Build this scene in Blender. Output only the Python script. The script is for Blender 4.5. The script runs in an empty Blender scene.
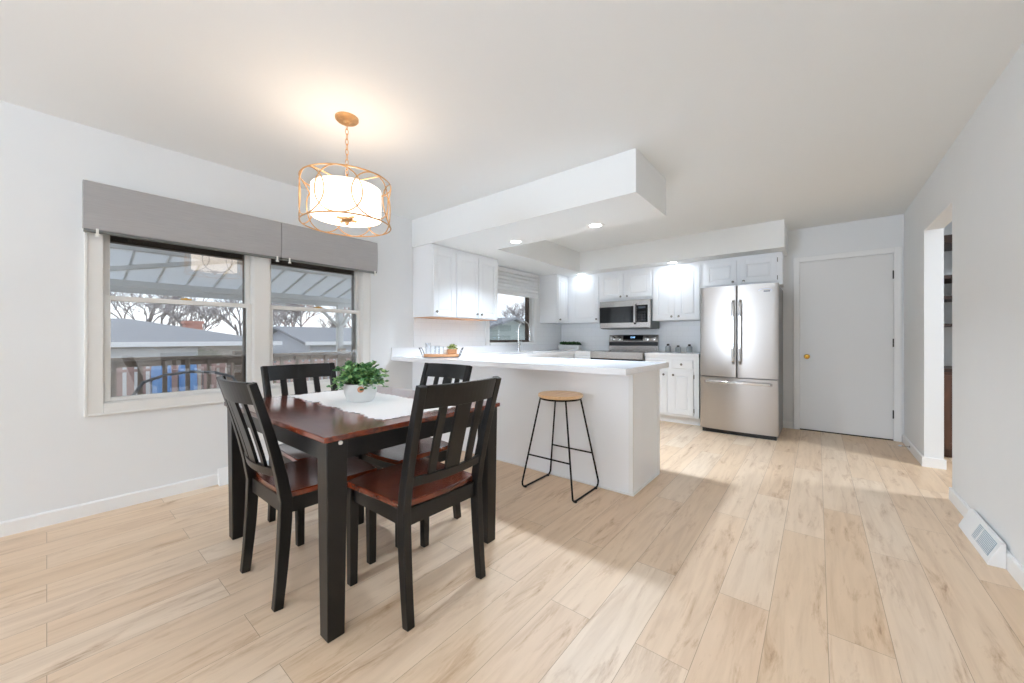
import bpy, math, random
from mathutils import Vector, Matrix
R = math.radians
PI = math.pi
scene = bpy.context.scene
COL = scene.collection

# ------------------------------------------------------------------ camera
FPX, YAW, CY, EYE = 377.0, 0.681, 338.3, 1.11
cam_data = bpy.data.cameras.new('camera')
cam_data.sensor_fit = 'HORIZONTAL'
cam_data.sensor_width = 36.0
cam_data.lens = 36.0 * FPX / 1024.0
cam_data.shift_y = (CY - 341.5) / 1024.0
cam_data.clip_start = 0.05
cam_data.clip_end = 300
cam = bpy.data.objects.new('camera', cam_data)
cam.location = (0, 0, EYE)
cam.rotation_euler = (R(90), 0, YAW)
COL.objects.link(cam)
scene.camera = cam

# ------------------------------------------------------------------ world
world = bpy.data.worlds.new('world')
scene.world = world
world.use_nodes = True
wn = world.node_tree
for n in list(wn.nodes):
    wn.nodes.remove(n)
w_out = wn.nodes.new('ShaderNodeOutputWorld')
w_bg = wn.nodes.new('ShaderNodeBackground')
w_tc = wn.nodes.new('ShaderNodeTexCoord')
w_map = wn.nodes.new('ShaderNodeMapping')
w_map.inputs['Scale'].default_value = (1, 1, 4)
w_noise = wn.nodes.new('ShaderNodeTexNoise')
w_noise.inputs['Scale'].default_value = 2.2
w_noise.inputs['Detail'].default_value = 5
w_ramp = wn.nodes.new('ShaderNodeValToRGB')
w_ramp.color_ramp.elements[0].position = 0.38
w_ramp.color_ramp.elements[0].color = (0.62, 0.70, 0.82, 1)
w_ramp.color_ramp.elements[1].position = 0.62
w_ramp.color_ramp.elements[1].color = (0.93, 0.94, 0.97, 1)
wn.links.new(w_tc.outputs['Generated'], w_map.inputs['Vector'])
wn.links.new(w_map.outputs['Vector'], w_noise.inputs['Vector'])
wn.links.new(w_noise.outputs['Fac'], w_ramp.inputs['Fac'])
wn.links.new(w_ramp.outputs['Color'], w_bg.inputs['Color'])
w_bg.inputs['Strength'].default_value = 1.5
wn.links.new(w_bg.outputs['Background'], w_out.inputs['Surface'])

# ------------------------------------------------------------------ added fill lights
def area(name, loc, rot, sx, sy, power, color=(1, 1, 1), spread=180):
    l = bpy.data.lights.new(name, 'AREA')
    l.shape = 'RECTANGLE'
    l.size, l.size_y = sx, sy
    l.energy = power
    l.color = color
    l.spread = R(spread)
    o = bpy.data.objects.new(name, l)
    o.location = loc
    o.rotation_euler = rot
    COL.objects.link(o)
    return o

# unseen fill light added behind the camera to brighten the room
area('rear_fill', (-2.55, -5.95, 1.30), (R(90), 0, R(-15)), 1.9, 2.0, 46, (0.81, 0.95, 1.14), 110)
# unseen fill light added to brighten the room beyond the doorway
area('doorway_room_fill', (2.2, 4.3, 2.40), (0, 0, 0), 0.4, 0.4, 36, (0.86, 0.96, 1.08))
# upward fill lights added behind the camera, bounced off the ceiling
area('up_fill_right', (0.2, -1.2, 1.55), (R(180), 0, 0), 0.35, 0.35, 46, (0.80, 0.95, 1.15))
area('up_fill_left', (-2.6, -1.6, 1.65), (R(180), 0, 0), 0.35, 0.35, 4, (0.82, 0.94, 1.12))

scene.view_settings.view_transform = 'Standard'
scene.view_settings.look = 'None'
scene.view_settings.exposure = 0.56
scene.view_settings.gamma = 1.0
scene.view_settings.use_curve_mapping = False
scene.cycles.use_denoising = True
scene.cycles.max_bounces = 12
scene.cycles.diffuse_bounces = 7
scene.cycles.transparent_max_bounces = 16
scene.cycles.sample_clamp_indirect = 6
scene.cycles.caustics_reflective = False
scene.cycles.caustics_refractive = False

# ------------------------------------------------------------------ materials
def s2l(c):
    return tuple((v / 12.92 if v <= 0.04045 else ((v + 0.055) / 1.055) ** 2.4) for v in c)

def mat(name, rgb, rough=0.5, metal=0.0, var=0.0, vscale=8, bump=0.0, bscale=60, spec=0.5, coat=0.0, stretch=None, emit=None, estr=0.0, trans=0.0):
    m = bpy.data.materials.new(name)
    m.use_nodes = True
    nt = m.node_tree
    b = nt.nodes['Principled BSDF']
    c = s2l(rgb)
    b.inputs['Base Color'].default_value = (*c, 1)
    b.inputs['Roughness'].default_value = rough
    b.inputs['Metallic'].default_value = metal
    b.inputs['Specular IOR Level'].default_value = spec
    b.inputs['Coat Weight'].default_value = coat
    b.inputs['Coat Roughness'].default_value = 0.1
    b.inputs['Transmission Weight'].default_value = trans
    if emit:
        b.inputs['Emission Color'].default_value = (*s2l(emit), 1)
        b.inputs['Emission Strength'].default_value = estr
    if var or bump:
        tc = nt.nodes.new('ShaderNodeTexCoord')
        mp = nt.nodes.new('ShaderNodeMapping')
        if stretch:
            mp.inputs['Scale'].default_value = stretch
        nt.links.new(tc.outputs['Object'], mp.inputs['Vector'])
    if var:
        n = nt.nodes.new('ShaderNodeTexNoise')
        n.inputs['Scale'].default_value = vscale
        n.inputs['Detail'].default_value = 6
        r = nt.nodes.new('ShaderNodeValToRGB')
        r.color_ramp.elements[0].position = 0.3
        r.color_ramp.elements[1].position = 0.7
        r.color_ramp.elements[0].color = (*[max(0, v * (1 - var)) for v in c], 1)
        r.color_ramp.elements[1].color = (*[min(1, v * (1 + var)) for v in c], 1)
        nt.links.new(mp.outputs['Vector'], n.inputs['Vector'])
        nt.links.new(n.outputs['Fac'], r.inputs['Fac'])
        nt.links.new(r.outputs['Color'], b.inputs['Base Color'])
    if bump:
        n2 = nt.nodes.new('ShaderNodeTexNoise')
        n2.inputs['Scale'].default_value = bscale
        n2.inputs['Detail'].default_value = 4
        bp = nt.nodes.new('ShaderNodeBump')
        bp.inputs['Strength'].default_value = bump
        bp.inputs['Distance'].default_value = 0.002
        nt.links.new(mp.outputs['Vector'], n2.inputs['Vector'])
        nt.links.new(n2.outputs['Fac'], bp.inputs['Height'])
        nt.links.new(bp.outputs['Normal'], b.inputs['Normal'])
    return m

def ramp_node(nt, stops):
    r = nt.nodes.new('ShaderNodeValToRGB')
    els = r.color_ramp.elements
    while len(els) < len(stops):
        els.new(0.5)
    for e, (p, c) in zip(els, stops):
        e.position = p
        e.color = (*s2l(c), 1)
    return r

def mixc(nt, kind, fac, a, b):
    m = nt.nodes.new('ShaderNodeMix')
    m.data_type = 'RGBA'
    m.blend_type = kind
    for sock, v in ((m.inputs[0], fac), (m.inputs[6], a), (m.inputs[7], b)):
        if hasattr(v, 'is_linked'):
            nt.links.new(v, sock)
        elif isinstance(v, (int, float)):
            sock.default_value = v
        else:
            sock.default_value = (*v, 1)
    return m.outputs[2]

def floor_material():
    m = bpy.data.materials.new('light_oak_planks')
    m.use_nodes = True
    nt = m.node_tree
    b = nt.nodes['Principled BSDF']
    tc = nt.nodes.new('ShaderNodeTexCoord')
    mp = nt.nodes.new('ShaderNodeMapping')
    mp.inputs['Rotation'].default_value = (0, 0, R(90))
    mp.inputs['Location'].default_value = (0, -0.030, 0)
    nt.links.new(tc.outputs['Object'], mp.inputs['Vector'])
    br = nt.nodes.new('ShaderNodeTexBrick')
    br.offset = 0.37
    br.offset_frequency = 2
    br.inputs['Scale'].default_value = 1.0
    br.inputs['Brick Width'].default_value = 1.35
    br.inputs['Row Height'].default_value = 0.182
    br.inputs['Mortar Size'].default_value = 0.0011
    br.inputs['Mortar Smooth'].default_value = 0.3
    br.inputs['Bias'].default_value = 0.0
    br.inputs['Color1'].default_value = (0, 0, 0, 1)
    br.inputs['Color2'].default_value = (1, 1, 1, 1)
    br.inputs['Mortar'].default_value = (0.5, 0.5, 0.5, 1)
    nt.links.new(mp.outputs['Vector'], br.inputs['Vector'])
    rt = ramp_node(nt, [(0.0, (0.88, 0.765, 0.64)), (0.35, (0.91, 0.81, 0.70)), (0.7, (0.895, 0.785, 0.67)), (1.0, (0.92, 0.84, 0.75))])
    nt.links.new(br.outputs['Color'], rt.inputs['Fac'])
    # per-plank shift of the grain
    sh = nt.nodes.new('ShaderNodeVectorMath')
    sh.operation = 'MULTIPLY_ADD'
    nt.links.new(br.outputs['Color'], sh.inputs[0])
    sh.inputs[1].default_value = (7, 13, 5)
    nt.links.new(tc.outputs['Object'], sh.inputs[2])
    mg = nt.nodes.new('ShaderNodeMapping')
    mg.inputs['Scale'].default_value = (14, 1.1, 1)
    nt.links.new(sh.outputs[0], mg.inputs['Vector'])
    ng = nt.nodes.new('ShaderNodeTexNoise')
    ng.inputs['Scale'].default_value = 1.6
    ng.inputs['Detail'].default_value = 8
    ng.inputs['Roughness'].default_value = 0.62
    ng.inputs['Distortion'].default_value = 0.6
    nt.links.new(mg.outputs['Vector'], ng.inputs['Vector'])
    rg = ramp_node(nt, [(0.28, (0.91, 0.885, 0.86)), (0.5, (0.97, 0.965, 0.955)), (0.72, (1, 1, 1))])
    nt.links.new(ng.outputs['Fac'], rg.inputs['Fac'])
    # knots and dark cathedral streaks
    mk = nt.nodes.new('ShaderNodeMapping')
    mk.inputs['Scale'].default_value = (8.0, 1.3, 1)
    nt.links.new(sh.outputs[0], mk.inputs['Vector'])
    nk = nt.nodes.new('ShaderNodeTexNoise')
    nk.inputs['Scale'].default_value = 1.9
    nk.inputs['Detail'].default_value = 7
    nk.inputs['Roughness'].default_value = 0.7
    nk.inputs['Distortion'].default_value = 0.5
    nt.links.new(mk.outputs['Vector'], nk.inputs['Vector'])
    rk = ramp_node(nt, [(0.27, (0.66, 0.55, 0.47)), (0.35, (0.90, 0.86, 0.82)), (0.46, (1, 1, 1))])
    nt.links.new(nk.outputs['Fac'], rk.inputs['Fac'])
    c1 = mixc(nt, 'MULTIPLY', 1.0, rt.outputs['Color'], rg.outputs['Color'])
    c2 = mixc(nt, 'MULTIPLY', 0.9, c1, rk.outputs['Color'])
    c3 = mixc(nt, 'MIX', br.outputs['Fac'], c2, s2l((0.66, 0.55, 0.45)))
    nt.links.new(c3, b.inputs['Base Color'])
    b.inputs['Roughness'].default_value = 0.42
    b.inputs['Specular IOR Level'].default_value = 0.4
    bp = nt.nodes.new('ShaderNodeBump')
    bp.inputs['Strength'].default_value = 0.15
    bp.inputs['Distance'].default_value = 0.001
    nt.links.new(br.outputs['Fac'], bp.inputs['Height'])
    bp.invert = True
    nt.links.new(bp.outputs['Normal'], b.inputs['Normal'])
    return m

def wood_material(name, dark, light, scale=(1.2, 14, 14), rough=0.25, coat=0.5, nscale=2.5):
    m = bpy.data.materials.new(name)
    m.use_nodes = True
    nt = m.node_tree
    b = nt.nodes['Principled BSDF']
    tc = nt.nodes.new('ShaderNodeTexCoord')
    mp = nt.nodes.new('ShaderNodeMapping')
    mp.inputs['Scale'].default_value = scale
    nt.links.new(tc.outputs['Object'], mp.inputs['Vector'])
    n = nt.nodes.new('ShaderNodeTexNoise')
    n.inputs['Scale'].default_value = nscale
    n.inputs['Detail'].default_value = 7
    n.inputs['Distortion'].default_value = 0.8
    nt.links.new(mp.outputs['Vector'], n.inputs['Vector'])
    r = ramp_node(nt, [(0.3, dark), (0.7, light)])
    nt.links.new(n.outputs['Fac'], r.inputs['Fac'])
    nt.links.new(r.outputs['Color'], b.inputs['Base Color'])
    b.inputs['Roughness'].default_value = rough
    b.inputs['Coat Weight'].default_value = coat
    b.inputs['Coat Roughness'].default_value = 0.12
    return m

def tile_material():
    m = bpy.data.materials.new('white_subway_tile')
    m.use_nodes = True
    nt = m.node_tree
    b = nt.nodes['Principled BSDF']
    tc = nt.nodes.new('ShaderNodeTexCoord')
    sx = nt.nodes.new('ShaderNodeSeparateXYZ')
    nt.links.new(tc.outputs['Object'], sx.inputs[0])
    ad = nt.nodes.new('ShaderNodeMath')
    ad.operation = 'ADD'
    nt.links.new(sx.outputs['X'], ad.inputs[0])
    nt.links.new(sx.outputs['Y'], ad.inputs[1])
    cx = nt.nodes.new('ShaderNodeCombineXYZ')
    nt.links.new(ad.outputs[0], cx.inputs[0])
    nt.links.new(sx.outputs['Z'], cx.inputs[1])
    br = nt.nodes.new('ShaderNodeTexBrick')
    br.inputs['Scale'].default_value = 1
    br.inputs['Brick Width'].default_value = 0.152
    br.inputs['Row Height'].default_value = 0.076
    br.inputs['Mortar Size'].default_value = 0.0018
    br.inputs['Color1'].default_value = (*s2l((0.955, 0.96, 0.96)), 1)
    br.inputs['Color2'].default_value = (*s2l((0.95, 0.955, 0.96)), 1)
    br.inputs['Mortar'].default_value = (*s2l((0.92, 0.925, 0.925)), 1)
    nt.links.new(cx.outputs[0], br.inputs['Vector'])
    nt.links.new(br.outputs['Color'], b.inputs['Base Color'])
    b.inputs['Roughness'].default_value = 0.2
    return m

def glass_pane(name, tint=(0.95, 0.97, 0.97)):
    m = bpy.data.materials.new(name)
    m.use_nodes = True
    nt = m.node_tree
    for n in list(nt.nodes):
        nt.nodes.remove(n)
    o = nt.nodes.new('ShaderNodeOutputMaterial')
    mix = nt.nodes.new('ShaderNodeMixShader')
    tr = nt.nodes.new('ShaderNodeBsdfTransparent')
    gl = nt.nodes.new('ShaderNodeBsdfGlossy')
    gl.inputs['Roughness'].default_value = 0.0
    tr.inputs['Color'].default_value = (*tint, 1)
    lw = nt.nodes.new('ShaderNodeLayerWeight')
    lw.inputs['Blend'].default_value = 0.5
    pw = nt.nodes.new('ShaderNodeMath')
    pw.operation = 'POWER'
    pw.inputs[1].default_value = 5.0
    nt.links.new(lw.outputs['Facing'], pw.inputs[0])
    mu = nt.nodes.new('ShaderNodeMath')
    mu.operation = 'MULTIPLY_ADD'
    mu.inputs[1].default_value = 0.9
    mu.inputs[2].default_value = 0.12
    nt.links.new(pw.outputs[0], mu.inputs[0])
    nt.links.new(mu.outputs[0], mix.inputs[0])
    nt.links.new(tr.outputs[0], mix.inputs[1])
    nt.links.new(gl.outputs[0], mix.inputs[2])
    nt.links.new(mix.outputs[0], o.inputs['Surface'])
    return m

def brushed(name, rgb, rough=0.28, vertical=True, aniso=0.5):
    m = mat(name, rgb, rough, 1.0)
    nt = m.node_tree
    b = nt.nodes['Principled BSDF']
    tc = nt.nodes.new('ShaderNodeTexCoord')
    mp = nt.nodes.new('ShaderNodeMapping')
    mp.inputs['Scale'].default_value = (160, 160, 2) if vertical else (2, 2, 200)
    n = nt.nodes.new('ShaderNodeTexNoise')
    n.inputs['Scale'].default_value = 1.5
    n.inputs['Detail'].default_value = 3
    nt.links.new(tc.outputs['Object'], mp.inputs['Vector'])
    nt.links.new(mp.outputs['Vector'], n.inputs['Vector'])
    mr = nt.nodes.new('ShaderNodeMapRange')
    mr.inputs['To Min'].default_value = rough * 0.92
    mr.inputs['To Max'].default_value = rough * 1.1
    nt.links.new(n.outputs['Fac'], mr.inputs['Value'])
    nt.links.new(mr.outputs['Result'], b.inputs['Roughness'])
    return m

M = dict(
    wall=mat('wall_paint', (0.905, 0.91, 0.91), 0.75, var=0.008, vscale=3, bump=0.05, bscale=120),
    ceiling=mat('ceiling_paint', (0.925, 0.93, 0.925), 0.85, bump=0.12, bscale=90),
    floor=floor_material(),
    trim=mat('trim_paint', (0.93, 0.93, 0.925), 0.4),
    casing=mat('window_trim_paint', (0.90, 0.895, 0.88), 0.45),
    cab=mat('cabinet_paint', (0.935, 0.94, 0.945), 0.35),
    cabin=wood_material('cabinet_underside', (0.72, 0.52, 0.36), (0.82, 0.62, 0.45), rough=0.5, coat=0),
    panel=mat('peninsula_paint', (0.95, 0.955, 0.96), 0.5),
    counter=mat('white_quartz', (0.94, 0.94, 0.945), 0.12, var=0.012, vscale=5),
    tile=tile_material(),
    door=mat('door_paint', (0.90, 0.90, 0.895), 0.5),
    black=mat('black_chair_paint', (0.06, 0.056, 0.054), 0.36, var=0.15, vscale=12, coat=0.1, spec=0.35),
    seat=wood_material('cherry_seat_wood', (0.24, 0.085, 0.045), (0.52, 0.21, 0.09), rough=0.25, coat=0.45, nscale=1.5),
    top=wood_material('cherry_table_wood', (0.29, 0.11, 0.06), (0.48, 0.20, 0.10), rough=0.22, coat=0.6, nscale=2.5),
    steel=brushed('stainless_steel', (0.70, 0.68, 0.66), 0.30),
    steelh=brushed('stainless_steel_horizontal', (0.74, 0.725, 0.71), 0.26, vertical=False),
    steeldark=mat('grey_appliance_side', (0.45, 0.46, 0.45), 0.45, 0.3),
    chrome=mat('satin_nickel', (0.80, 0.80, 0.80), 0.18, 1.0),
    knob=mat('pewter_knob', (0.55, 0.53, 0.50), 0.3, 1.0),
    hinge=mat('dark_bronze', (0.22, 0.20, 0.17), 0.4, 0.8),
    brass=mat('polished_brass', (0.80, 0.62, 0.28), 0.2, 1.0),
    gold=mat('antique_gold', (0.84, 0.66, 0.46), 0.35, 0.75, var=0.15, vscale=30),
    blackglass=mat('black_glass', (0.06, 0.07, 0.08), 0.06),
    blackplastic=mat('black_plastic', (0.07, 0.07, 0.075), 0.4),
    blackmetal=mat('black_metal', (0.06, 0.06, 0.065), 0.45, 0.5),
    stoolwood=wood_material('light_stool_wood', (0.86, 0.68, 0.49), (0.94, 0.79, 0.61), scale=(14, 1.5, 5), rough=0.4, coat=0.2),
    ceramic=mat('white_ceramic', (0.91, 0.91, 0.90), 0.35, var=0.02, vscale=14),
    copper=mat('copper_dot', (0.80, 0.56, 0.42), 0.4, 0.4),
    lace=mat('white_lace', (0.96, 0.96, 0.965), 0.9, bump=0.7, bscale=120),
    shade=mat('grey_linen', (0.66, 0.65, 0.645), 0.9, var=0.05, vscale=10, stretch=(1, 1, 26), bump=0.4, bscale=120),
    cellular=mat('white_roller_fabric', (0.93, 0.93, 0.92), 0.85),
    plastic=mat('cream_plastic', (0.92, 0.91, 0.88), 0.4),
    brown=mat('brown_window_frame', (0.30, 0.25, 0.22), 0.5),
    glass=glass_pane('window_glass'),
    screen=mat('vent_louvre', (0.66, 0.72, 0.76), 0.5),
    soil=mat('dark_soil', (0.16, 0.12, 0.09), 0.9),
    woodbox=wood_material('pale_wood', (0.70, 0.50, 0.34), (0.85, 0.64, 0.46), rough=0.5, coat=0),
    hutch=wood_material('dark_hutch_wood', (0.22, 0.13, 0.09), (0.40, 0.25, 0.17), scale=(5, 5, 1), rough=0.4, coat=0.2),
    shelf=mat('dark_shelf_edge', (0.20, 0.13, 0.10), 0.45),
    jar=mat('grey_glass_jar', (0.66, 0.68, 0.69), 0.15),
    porchwhite=mat('porch_painted_metal', (0.84, 0.85, 0.86), 0.6),
    porchpanel=mat('porch_roof_panel', (0.78, 0.79, 0.80), 0.6, var=0.04, vscale=4),
    deckwood=mat('weathered_deck_wood', (0.64, 0.59, 0.55), 0.8, var=0.15, vscale=10),
    shingle=mat('grey_shingles', (0.49, 0.50, 0.53), 0.9, var=0.12, vscale=16, stretch=(1, 1, 5)),
    siding=mat('pale_house_siding', (0.76, 0.74, 0.72), 0.8, var=0.03),
    sidingblue=mat('pale_blue_siding', (0.76, 0.78, 0.83), 0.8, var=0.03),
    sidinggrey=mat('grey_garage_siding', (0.62, 0.66, 0.66), 0.8, var=0.03),
    brick=mat('chimney_brick', (0.70, 0.48, 0.42), 0.9, var=0.12, vscale=20),
    winoutside=mat('house_window_glass', (0.30, 0.33, 0.36), 0.15),
    patiometal=mat('grey_patio_metal', (0.55, 0.56, 0.58), 0.5, 0.2),
    white=mat('white_outdoor_paint', (0.85, 0.86, 0.88), 0.7),
    bark=mat('bare_bark', (0.56, 0.53, 0.54), 0.95),
    barkred=mat('reddish_twigs', (0.66, 0.56, 0.54), 0.95),
    grass=mat('winter_lawn', (0.50, 0.47, 0.36), 0.95, var=0.2, vscale=1.5),
    blue=mat('blue_tarp_plastic', (0.42, 0.56, 0.76), 0.5),
    evergreen=mat('evergreen_needles', (0.24, 0.29, 0.26), 0.9, var=0.2, vscale=3),
)

def translucent_panel():
    m = mat('translucent_porch_panel', (0.86, 0.87, 0.88), 0.6)
    nt = m.node_tree
    b = nt.nodes['Principled BSDF']
    tl = nt.nodes.new('ShaderNodeBsdfTranslucent')
    tl.inputs['Color'].default_value = (0.75, 0.77, 0.80, 1)
    mx = nt.nodes.new('ShaderNodeMixShader')
    mx.inputs[0].default_value = 0.55
    nt.links.new(b.outputs[0], mx.inputs[1])
    nt.links.new(tl.outputs[0], mx.inputs[2])
    nt.links.new(mx.outputs[0], nt.nodes['Material Output'].inputs['Surface'])
    return m
M['porchpanel'] = translucent_panel()

def leaf_material(name, c1, c2, c3):
    m = bpy.data.materials.new(name)
    m.use_nodes = True
    nt = m.node_tree
    b = nt.nodes['Principled BSDF']
    g = nt.nodes.new('ShaderNodeNewGeometry')
    r = ramp_node(nt, [(0.0, c1), (0.5, c2), (1.0, c3)])
    nt.links.new(g.outputs['Random Per Island'], r.inputs['Fac'])
    nt.links.new(r.outputs['Color'], b.inputs['Base Color'])
    b.inputs['Roughness'].default_value = 0.5
    return m
M['leaf'] = leaf_material('eucalyptus_leaves', (0.20, 0.40, 0.24), (0.42, 0.62, 0.40), (0.66, 0.78, 0.50))
M['leafpale'] = leaf_material('pale_yellow_leaves', (0.22, 0.32, 0.12), (0.62, 0.68, 0.36), (0.94, 0.93, 0.72))
M['succ'] = leaf_material('succulent_leaves', (0.12, 0.24, 0.11), (0.20, 0.36, 0.18), (0.34, 0.48, 0.27))

def clear_glass():
    m = bpy.data.materials.new('clear_tumbler_glass')
    m.use_nodes = True
    nt = m.node_tree
    for n in list(nt.nodes):
        nt.nodes.remove(n)
    o = nt.nodes.new('ShaderNodeOutputMaterial')
    mix = nt.nodes.new('ShaderNodeMixShader')
    tr = nt.nodes.new('ShaderNodeBsdfTransparent')
    tr.inputs['Color'].default_value = (0.95, 0.96, 0.97, 1)
    gl = nt.nodes.new('ShaderNodeBsdfGlossy')
    gl.inputs['Roughness'].default_value = 0.05
    lw = nt.nodes.new('ShaderNodeLayerWeight')
    lw.inputs['Blend'].default_value = 0.15
    nt.links.new(lw.outputs['Facing'], mix.inputs[0])
    nt.links.new(tr.outputs[0], mix.inputs[1])
    nt.links.new(gl.outputs[0], mix.inputs[2])
    nt.links.new(mix.outputs[0], o.inputs['Surface'])
    return m
M['tumbler'] = clear_glass()

def cellular_fabric():
    m = mat('white_roller_fabric', (0.95, 0.95, 0.95), 0.85)
    nt = m.node_tree
    tl = nt.nodes.new('ShaderNodeBsdfTranslucent')
    tl.inputs['Color'].default_value = (0.95, 0.95, 0.95, 1)
    mx = nt.nodes.new('ShaderNodeMixShader')
    mx.inputs[0].default_value = 0.45
    nt.links.new(nt.nodes['Principled BSDF'].outputs[0], mx.inputs[1])
    nt.links.new(tl.outputs[0], mx.inputs[2])
    nt.links.new(mx.outputs[0], nt.nodes['Material Output'].inputs['Surface'])
    return m
M['cellular'] = cellular_fabric()

def shade_material():
    m = bpy.data.materials.new('lit_drum_shade')
    m.use_nodes = True
    nt = m.node_tree
    b = nt.nodes['Principled BSDF']
    b.inputs['Base Color'].default_value = (*s2l((0.95, 0.92, 0.88)), 1)
    b.inputs['Roughness'].default_value = 0.8
    b.inputs['Emission Color'].default_value = (1.0, 0.82, 0.66, 1)
    b.inputs['Emission Strength'].default_value = 1.7
    return m
M['lampshade'] = shade_material()
M['lens'] = mat('downlight_lens', (0.95, 0.95, 0.95), 0.5, emit=(1, 1, 1), estr=5.0)

# ------------------------------------------------------------------ geometry helpers
class MB:
    def __init__(s, mtx=None):
        s.v, s.f, s.m = [], [], mtx
    def pts(s, ps):
        i = len(s.v)
        for p in ps:
            p = Vector(p)
            s.v.append(s.m @ p if s.m is not None else p)
        return i
    def hexa(s, p8):
        i = s.pts(p8)
        for q in ((0, 3, 2, 1), (4, 5, 6, 7), (0, 1, 5, 4), (1, 2, 6, 5), (2, 3, 7, 6), (3, 0, 4, 7)):
            s.f.append(tuple(i + k for k in q))
        return s
    def box(s, x0, x1, y0, y1, z0, z1):
        return s.hexa([(x0, y0, z0), (x1, y0, z0), (x1, y1, z0), (x0, y1, z0), (x0, y0, z1), (x1, y0, z1), (x1, y1, z1), (x0, y1, z1)])
    def frustum(s, a, b, z0, z1):
        # a, b = (x0, x1, y0, y1) at z0 and z1
        return s.hexa([(a[0], a[2], z0), (a[1], a[2], z0), (a[1], a[3], z0), (a[0], a[3], z0), (b[0], b[2], z1), (b[1], b[2], z1), (b[1], b[3], z1), (b[0], b[3], z1)])
    def rings(s, rings, cap=True, loop=False):
        n = len(rings[0])
        st = [s.pts(r) for r in rings]
        k = len(rings)
        for a in range(k if loop else k - 1):
            p, q = st[a], st[(a + 1) % k]
            for j in range(n):
                s.f.append((p + j, p + (j + 1) % n, q + (j + 1) % n, q + j))
        if cap and not loop:
            s.f.append(tuple(st[0] + j for j in reversed(range(n))))
            s.f.append(tuple(st[-1] + j for j in range(n)))
        return s
    def lathe(s, prof, c=(0, 0, 0), seg=24, axis='z', cap=True):
        rs = []
        for r, h in prof:
            ring = []
            for j in range(seg):
                a = 2 * PI * j / seg
                x, y = r * math.cos(a), r * math.sin(a)
                p = {'z': (x, y, h), 'y': (x, h, -y), 'x': (h, x, y)}[axis]
                ring.append((c[0] + p[0], c[1] + p[1], c[2] + p[2]))
            rs.append(ring)
        return s.rings(rs, cap)
    def tube(s, path, rad, seg=8, loop=False):
        path = [Vector(p) for p in path]
        n = len(path)
        rads = rad if isinstance(rad, (list, tuple)) else [rad] * n
        rs = []
        up = None
        for i, p in enumerate(path):
            if loop:
                t = path[(i + 1) % n] - path[i - 1]
            else:
                t = path[min(i + 1, n - 1)] - path[max(i - 1, 0)]
            t.normalize()
            if up is None:
                up = Vector((0, 0, 1)) if abs(t.z) < 0.9 else Vector((1, 0, 0))
            u = t.cross(up)
            if u.length < 1e-4:
                u = t.cross(Vector((0, 1, 0)))
            u.normalize()
            w = u.cross(t)
            w.normalize()
            up = w
            rs.append([p + (u * math.cos(2 * PI * j / seg) + w * math.sin(2 * PI * j / seg)) * rads[i] for j in range(seg)])
        return s.rings(rs, True, loop)
    def prism(s, poly, axis, a0, a1):
        def mk(p, a):
            return {'z': (p[0], p[1], a), 'y': (p[0], a, p[1]), 'x': (a, p[0], p[1])}[axis]
        return s.rings([[mk(p, a0) for p in poly], [mk(p, a1) for p in poly]])
    def sweep(s, path, w, d, wv=(1, 0, 0)):
        # rectangular section, width w along wv, depth d perpendicular to wv and to the path
        wv = Vector(wv)
        path = [Vector(p) for p in path]
        rs = []
        for i, p in enumerate(path):
            t = (path[min(i + 1, len(path) - 1)] - path[max(i - 1, 0)]).normalized()
            nrm = wv.cross(t).normalized()
            ww = w[i] if isinstance(w, (list, tuple)) else w
            dd = d[i] if isinstance(d, (list, tuple)) else d
            a, b = wv * ww / 2, nrm * dd / 2
            rs.append([p - a - b, p + a - b, p + a + b, p - a + b])
        return s.rings(rs)
    def build(s, name, material, parent=None, bevel=0.0, smooth=False, seg=2):
        me = bpy.data.meshes.new(name)
        me.from_pydata([tuple(v) for v in s.v], [], s.f)
        me.validate()
        import bmesh
        bm = bmesh.new()
        bm.from_mesh(me)
        bmesh.ops.recalc_face_normals(bm, faces=bm.faces)
        bm.to_mesh(me)
        bm.free()
        me.materials.append(material)
        if smooth:
            for p in me.polygons:
                p.use_smooth = True
            try:
                me.set_sharp_from_angle(angle=R(35))
            except Exception:
                pass
        o = bpy.data.objects.new(name, me)
        COL.objects.link(o)
        if parent is not None:
            o.parent = parent
        if bevel:
            b = o.modifiers.new('bevel', 'BEVEL')
            b.width = bevel
            b.segments = seg
            b.limit_method = 'ANGLE'
            b.angle_limit = R(40)
        return o

def tag(o, label=None, cat=None, group=None, kind=None):
    if label: o['label'] = label
    if cat: o['category'] = cat
    if group: o['group'] = group
    if kind: o['kind'] = kind
    return o

def thing(name, label, cat, loc=(0, 0, 0), rz=0, group=None, kind=None):
    o = bpy.data.objects.new(name, None)
    o.empty_display_size = 0.1
    o.location = loc
    o.rotation_euler = (0, 0, rz)
    COL.objects.link(o)
    return tag(o, label, cat, group, kind)

def copy_tree(o, parent=None):
    c = o.copy()
    COL.objects.link(c)
    if parent is not None:
        c.parent = parent
    for ch in list(o.children):
        copy_tree(ch, c)
    return c

def struct(mb, name, m, label, cat, bevel=0.0):
    return tag(mb.build(name, m, bevel=bevel), label, cat, kind='structure')

XL, XR, YB, YF, H = -3.55, 0.718, 5.77, -6.2, 2.44

# ------------------------------------------------------------------ room shell
struct(MB().box(-3.75, 3.6, YF - 0.15, YB + 0.15, -0.1, 0), 'floor', M['floor'], 'light oak plank floor running through the whole room', 'floor')
struct(MB().box(-3.75, 3.6, YF - 0.15, YB + 0.15, H, H + 0.1), 'ceiling', M['ceiling'], 'plain white ceiling above the dining and kitchen area', 'ceiling')

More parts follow.
